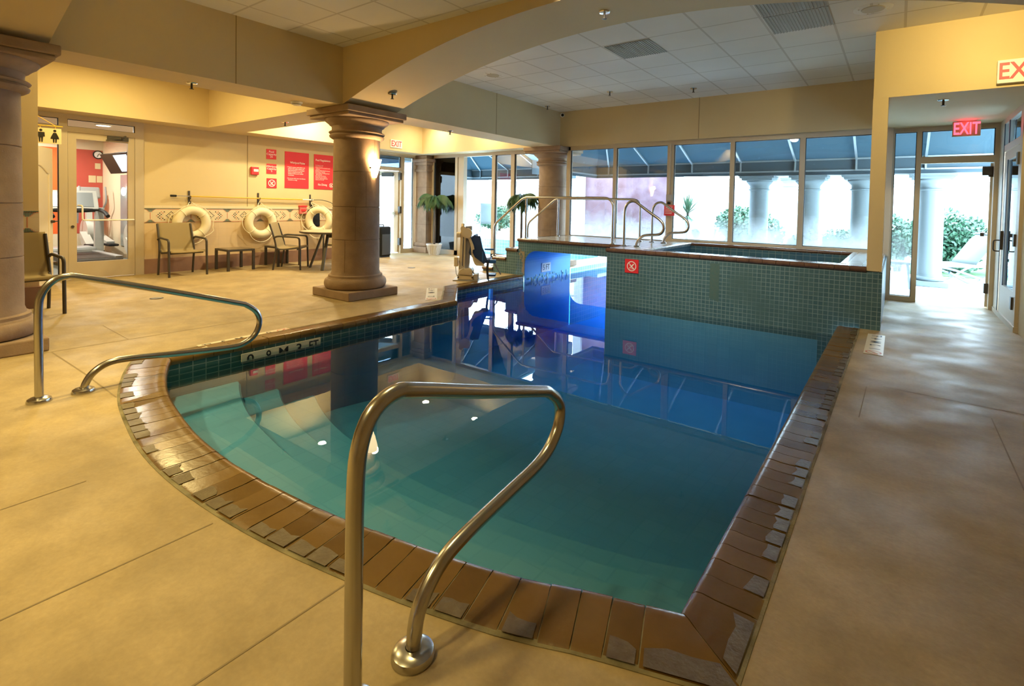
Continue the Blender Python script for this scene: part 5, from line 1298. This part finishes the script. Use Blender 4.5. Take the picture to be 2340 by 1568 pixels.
# slim outdoor columns carrying the awning beam
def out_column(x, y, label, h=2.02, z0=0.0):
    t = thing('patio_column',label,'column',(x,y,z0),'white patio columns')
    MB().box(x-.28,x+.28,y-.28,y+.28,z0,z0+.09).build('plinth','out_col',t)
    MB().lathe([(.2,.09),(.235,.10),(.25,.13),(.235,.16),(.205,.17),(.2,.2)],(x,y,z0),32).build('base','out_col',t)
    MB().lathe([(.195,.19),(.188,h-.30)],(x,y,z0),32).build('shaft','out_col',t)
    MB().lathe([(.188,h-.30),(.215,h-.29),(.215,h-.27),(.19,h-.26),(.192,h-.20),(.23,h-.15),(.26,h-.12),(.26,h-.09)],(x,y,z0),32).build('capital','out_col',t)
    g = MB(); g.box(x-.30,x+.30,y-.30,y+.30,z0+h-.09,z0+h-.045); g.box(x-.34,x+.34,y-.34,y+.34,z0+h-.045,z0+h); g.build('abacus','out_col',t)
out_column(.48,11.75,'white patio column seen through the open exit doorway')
out_column(-.575,11.75,'white patio column beside the cream post at the whirlpool')
out_column(-1.49,11.75,'white patio column just right of the rightmost tall mullion')
out_column(-2.45,11.75,'white patio column in front of the round bush')
out_column(-2.62,16.6,'white patio column far back, peeking out beside a nearer column',2.3)
out_column(-11.75,12.45,'white column on the terrace at the open sliding door',2.2,.28)
g = MB(); g.box(-2.85,6,11.55,11.95,2.02,2.30); o = g.build('patio_beam','out_white'); tag(o,'white beam over the patio columns','beam',kind='structure')
def awn_mat():
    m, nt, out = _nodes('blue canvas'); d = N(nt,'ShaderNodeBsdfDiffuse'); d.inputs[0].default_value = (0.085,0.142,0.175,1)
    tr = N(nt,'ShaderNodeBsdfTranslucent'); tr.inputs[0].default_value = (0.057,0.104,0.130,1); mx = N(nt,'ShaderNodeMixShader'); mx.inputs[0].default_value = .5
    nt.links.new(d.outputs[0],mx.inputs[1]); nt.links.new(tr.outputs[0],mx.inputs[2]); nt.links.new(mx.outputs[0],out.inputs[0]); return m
M['canvas'] = awn_mat()
def awning(x0, x1, y1, hipL, hipR, label, zt=3.15, zv=2.34, zl=2.03, y0=9.52):
    t = thing('awning',label,'awning',((x0+x1)/2,y1,zv),'blue canvas awnings along the windows')
    a0 = x0+1.2 if hipL else x0; a1 = x1-1.2 if hipR else x1; e = .012
    g = MB(); V = [(a0,y0,zt),(a1,y0,zt),(x1,y1,zv),(x0,y1,zv)]
    def sl(vs):
        n = len(vs); g.add(list(vs)+[(x,y,z+e) for x,y,z in vs],[tuple(range(n)),tuple(range(2*n-1,n-1,-1))]+[(i,(i+1)%n,n+(i+1)%n,n+i) for i in range(n)])
    sl(V)
    if hipL: sl([(a0,y0,zt),(x0,y1,zv),(x0,y0,zv)])
    if hipR: sl([(a1,y0,zt),(x1,y1,zv),(x1,y0,zv)])
    g.build('canvas','canvas',t)
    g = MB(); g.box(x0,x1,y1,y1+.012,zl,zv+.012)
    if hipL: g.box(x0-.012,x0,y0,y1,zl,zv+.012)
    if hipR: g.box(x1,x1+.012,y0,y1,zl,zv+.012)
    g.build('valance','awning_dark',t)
    g = MB(); g.box(x0,x1,y1-.03,y1,zl+.06,zl+.09); g.box(x0,x1,y1-.03,y1,zv-.03,zv)
    if hipL: g.box(x0,x0+.03,y0,y1,zl+.06,zl+.09)
    g.build('frame_rail','awning_bar',t)
    n = int((x1-x0)/1.05)
    for k in range(n+1):
        x = x0+.35+k*1.05
        if x > x1-.05: break
        xt = min(max(x,a0),a1); g = MB(); g.bar((xt,y0,zt-.04),(x,y1-.03,zv-.03),.035,.035); g.bar((x,y1-.03,zv-.03),(x,y1-.03,zl+.06),.03,.03); g.build('rafter','awning_bar',t)
awning(-6.28,6.0,11.50,True,False,'long blue canvas awning over the patio outside the whirlpool windows')
awning(-10.55,-6.9,11.50,True,True,'blue canvas awning outside the left sliding door')
o = MB().box(-13.2,-10.66,4.4,9.46,2.42,2.50).build('porch_roof','awning_dark'); tag(o,'dark porch roof outside the far left exit door','roof',kind='structure')
# planting
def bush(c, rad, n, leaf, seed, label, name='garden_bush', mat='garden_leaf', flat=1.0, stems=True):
    rnd = random.Random(seed); t = thing(name,label,'bush',(c[0],c[1],c[2]-rad[2]),None); g = MB()
    lobes = [(Vector((rnd.uniform(-.5,.5)*rad[0],rnd.uniform(-.5,.5)*rad[1],rnd.uniform(-.35,.5)*rad[2])), rnd.uniform(.45,.7)) for _ in range(9)]
    for i in range(n):
        o, s = lobes[i % len(lobes)]
        u = rnd.uniform(-1,1); a = rnd.uniform(0,2*math.pi); q = math.sqrt(1-u*u); rr = rnd.uniform(.75,1.05)
        p = Vector(c)+o+Vector((q*math.cos(a)*rad[0]*s, q*math.sin(a)*rad[1]*s, u*rad[2]*s))*rr
        if p.z < c[2]-rad[2]: continue
        d = Vector((rnd.gauss(0,1),rnd.gauss(0,1),rnd.gauss(.4,1))).normalized(); s2 = d.orthogonal().normalized()*leaf*.32
        g.add([p-s2*.2,p+d*leaf*.5-s2,p+d*leaf,p+d*leaf*.5+s2],[(0,1,2,3)])
    g.build('foliage',mat,t,fix=False)
    st = MB()
    for k in range(7):
        a = k*2.4; st.tube([(c[0]+.05*math.cos(a),c[1]+.05*math.sin(a),c[2]-rad[2]),(c[0]+rad[0]*.4*math.cos(a),c[1]+rad[1]*.4*math.sin(a),c[2]+rad[2]*.3)],[.02,.008],5)
    st.build('stem','bark',t)
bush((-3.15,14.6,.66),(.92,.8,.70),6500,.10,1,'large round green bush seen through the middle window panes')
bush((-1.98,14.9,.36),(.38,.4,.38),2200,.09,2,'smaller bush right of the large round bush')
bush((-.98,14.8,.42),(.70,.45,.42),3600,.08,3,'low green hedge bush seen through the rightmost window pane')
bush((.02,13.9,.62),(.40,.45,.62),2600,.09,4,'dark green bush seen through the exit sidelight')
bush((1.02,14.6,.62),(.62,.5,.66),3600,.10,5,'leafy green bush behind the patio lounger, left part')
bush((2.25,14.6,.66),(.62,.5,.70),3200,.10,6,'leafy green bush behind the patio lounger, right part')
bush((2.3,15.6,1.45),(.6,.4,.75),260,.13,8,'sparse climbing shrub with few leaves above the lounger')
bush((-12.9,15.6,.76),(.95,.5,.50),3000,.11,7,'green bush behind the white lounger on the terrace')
def yucca(c, h, label, seed, n=60, L=.42):
    rnd = random.Random(seed); t = thing('yucca',label,'plant',c,None); x,y,z = c
    MB().tube([(x,y,z),(x+.02,y,z+h)],[.05,.035],8).build('trunk','bark',t); g = MB()
    for i in range(n):
        a = i*2.399; el = R(80)-R(115)*i/n; d = Vector((math.cos(a)*math.cos(el),math.sin(a)*math.cos(el),math.sin(el))); s = d.cross(Vector((0,0,1)));
        s = (s.normalized() if s.length > .01 else Vector((1,0,0)))*.026; b = Vector((x+.02,y,z+h-.12*i/n)); l = L*rnd.uniform(.8,1.1)
        g.add([b-s*.6,b+d*l*.5-s,b+d*l+Vector((0,0,-.05*l)),b+d*l*.5+s,b+s*.6],[(0,1,2,3,4)])
    g.build('leaf_rosette','yucca_leaf',t,fix=False)
yucca((-4.95,14.5,0),1.22,'tall spiky yucca outside the window beside the red sign',3,80,.62)
yucca((-5.25,14.1,0),.50,'low spiky yucca at the foot of the tall yucca',4,70,.52)
t = thing('garden_urn','white round garden urn lying on its side below the yucca','urn',(-4.62,14.3,.35))
g = MB(); g.lathe([(.16,.0),(.21,.0),(.26,.06),(.36,.22),(.38,.40),(.30,.60),(.15,.72),(.001,.74)],(0,0,0),36); g.lathe([(.16,0),(.15,.05),(.2,.2),(.001,.45)],(0,0,0),36)
g.xform(Matrix.Translation((-4.55,14.05,.60)) @ Matrix.Rotation(R(-80),4,'X') @ Matrix.Rotation(R(12),4,'Y')); g.build('body','out_white',t)
MB().box(-4.75,-4.35,14.1,14.75,0.0,.26).build('stand','out_white',t)
def lounger(loc, rz, label, tilt=52):
    root = thing('patio_lounger',label,'lounger',(0,0,0),'patio loungers outdoors'); w = .31
    # local +y runs from the foot end to the head end, hinge at the origin
    for s in (-1,1):
        MB().box(s*w-.02,s*w+.02,-1.1,.75,.30,.35).build('side_rail','lounge_frame',root)
        MB().tube(catmull([(s*w,-1.0,.32),(s*w,-.5,.27),(s*w,.05,.10),(s*w,.3,.02)],5),.022,8).build('curved_leg','lounge_frame',root)
        MB().tube(catmull([(s*w,.70,.32),(s*w,.35,.22),(s*w,.05,.04),(s*w,-.15,.02),(s*w,-.5,.2)],5),.022,8).build('rear_leg','lounge_frame',root)
    MB().box(-w+.02,w-.02,-1.1,.0,.335,.35).build('seat_sling','lounge',root)
    c, s_ = math.cos(R(tilt)), math.sin(R(tilt)); g = MB(); P = []
    for i in range(9):
        q = .78*i/8; b = .05*max(0,(i-6)/2)
        P.append((q*c+b,.35+q*s_-b*.4))
    v = [(sx*(w-.02),y,z) for y,z in P for sx in (-1,1)]; g.add(v,[(2*i,2*i+1,2*i+3,2*i+2) for i in range(8)],0,True)
    o = g.build('back_sling','lounge',root,fix=False); o.modifiers.new('t','SOLIDIFY').thickness = .012
    g = MB(); g.bar((-w,.78*c,.35+.78*s_-.03),(w+.10,.78*c,.35+.78*s_-.03),.03,.03); g.bar((w-.02,.45*c,.35+.45*s_),(w-.02,.55,.33),.015,.015); g.build('back_bar','lounge_frame',root)
    root.location = loc; root.rotation_euler = (0,0,rz); return root
lounger((1.05,12.9,0),R(-55),'pale grey reclining patio lounger seen through the open exit doorway')
lounger((-11.75,13.7,.28),R(-140),'white lounger on the terrace seen through the sliding door',70)
t = thing('patio_table','low pale patio table seen through the exit sidelight','table',(.0,11.05,0))
MB().box(-.26,.20,10.85,11.25,.41,.45).build('tabletop','lounge',t)
for x_ in (-.22,.16):
    for y_ in (10.89,11.21): MB().bar((x_,y_,.41),(x_*1.25,y_,0),.035,.035).build('leg','lounge_frame',t)

# ------------------------------------------------------------------ light
W = bpy.data.worlds.new('overcast sky'); SC.world = W; W.use_nodes = True
bg = W.node_tree.nodes['Background']; bg.inputs[0].default_value = (0.60,0.82,1.0,1); bg.inputs[1].default_value = 25.0
def area(name, loc, size, power, col, rot=(0,0,0), shape='DISK', spread=180):
    l = bpy.data.lights.new(name,'AREA'); l.energy = power; l.color = col; l.shape = shape; l.size = size; l.spread = R(spread)
    o = bpy.data.objects.new(name,l); COL.objects.link(o); o.location = loc; o.rotation_euler = rot; return o
WARM = (1.0,0.765,0.30); WARM2 = (1.0,0.81,0.44)
for i, (x, y, p) in enumerate(((-9.2,8.5,13),(-7.6,8.5,13),(-9.22,5.77,66),(-7.6,5.77,44))): area('downlight_lamp',(x,y,ZC-.02),.14,p,WARM2)
for x, y, p in ((-8.7,2.4,40),(-7.5,2.6,30)): area('tray_lamp',(x,y,ZC-.02),.16,p,WARM)
for x, y, p in ((-4.6,1.2,26),(-2.0,1.6,9),(-4.3,-1.0,50),(-1.9,-1.0,26),(.5,.4,4)): area('ceiling_lamp',(x,y,ZC-.02),.22,p,WARM,spread=112)
area('added_fill_lamp',(-2.3,3.55,3.2),.2,26,(1.0,.86,.62),(R(48),0,0),spread=95)  # added fill, no fixture: brightens whirlpool wall, bridge front and far pool
area('wall_washer_lamp',(.65,4.95,3.2),.18,9,WARM,(R(76),0,0),spread=95)
for x, y, p in ((-11.75,2.98,45),(-12.4,1.0,60),(-14.0,2.4,60)): area('gym_lamp',(x,y,2.56),.2,p,(1,.92,.78))
l = bpy.data.lights.new('exit_sign_glow','POINT'); l.energy = .7; l.color = (1,.05,.12); l.shadow_soft_size = .05
lo = bpy.data.objects.new('exit_sign_glow',l); COL.objects.link(lo); lo.location = (.70,8.84,2.47)

# ------------------------------------------------------------------ camera
cam = bpy.data.cameras.new('camera'); co = bpy.data.objects.new('camera',cam); COL.objects.link(co); SC.camera = co
yaw, pitch, roll = R(35.56098), R(-1.68332), R(1.17728)
f = Vector((-math.sin(yaw)*math.cos(pitch), math.cos(yaw)*math.cos(pitch), math.sin(pitch))); r0 = Vector((math.cos(yaw),math.sin(yaw),0)); u0 = r0.cross(f)
rr = r0*math.cos(roll)+u0*math.sin(roll); uu = -r0*math.sin(roll)+u0*math.cos(roll)
co.matrix_world = Matrix(((rr.x,uu.x,-f.x,0),(rr.y,uu.y,-f.y,0),(rr.z,uu.z,-f.z,1.305),(0,0,0,1)))
cam.sensor_width = 36; cam.lens = 1163.779/2340*36; cam.shift_x = -50.0/2340; cam.shift_y = -(784-503.731)/2340; cam.clip_start = .02; cam.clip_end = 200
SC.view_settings.view_transform = 'Standard'; SC.view_settings.look = 'None'; SC.view_settings.exposure = 0.52; SC.view_settings.gamma = 1.0
SC.view_settings.use_curve_mapping = False
SC.cycles.max_bounces = 10; SC.cycles.diffuse_bounces = 5; SC.cycles.glossy_bounces = 5; SC.cycles.transparent_max_bounces = 24
SC.cycles.transmission_bounces = 6; SC.cycles.volume_bounces = 0; SC.cycles.sample_clamp_indirect = 6.0; SC.cycles.blur_glossy = 0.5
SC.cycles.caustics_reflective = False; SC.cycles.caustics_refractive = False
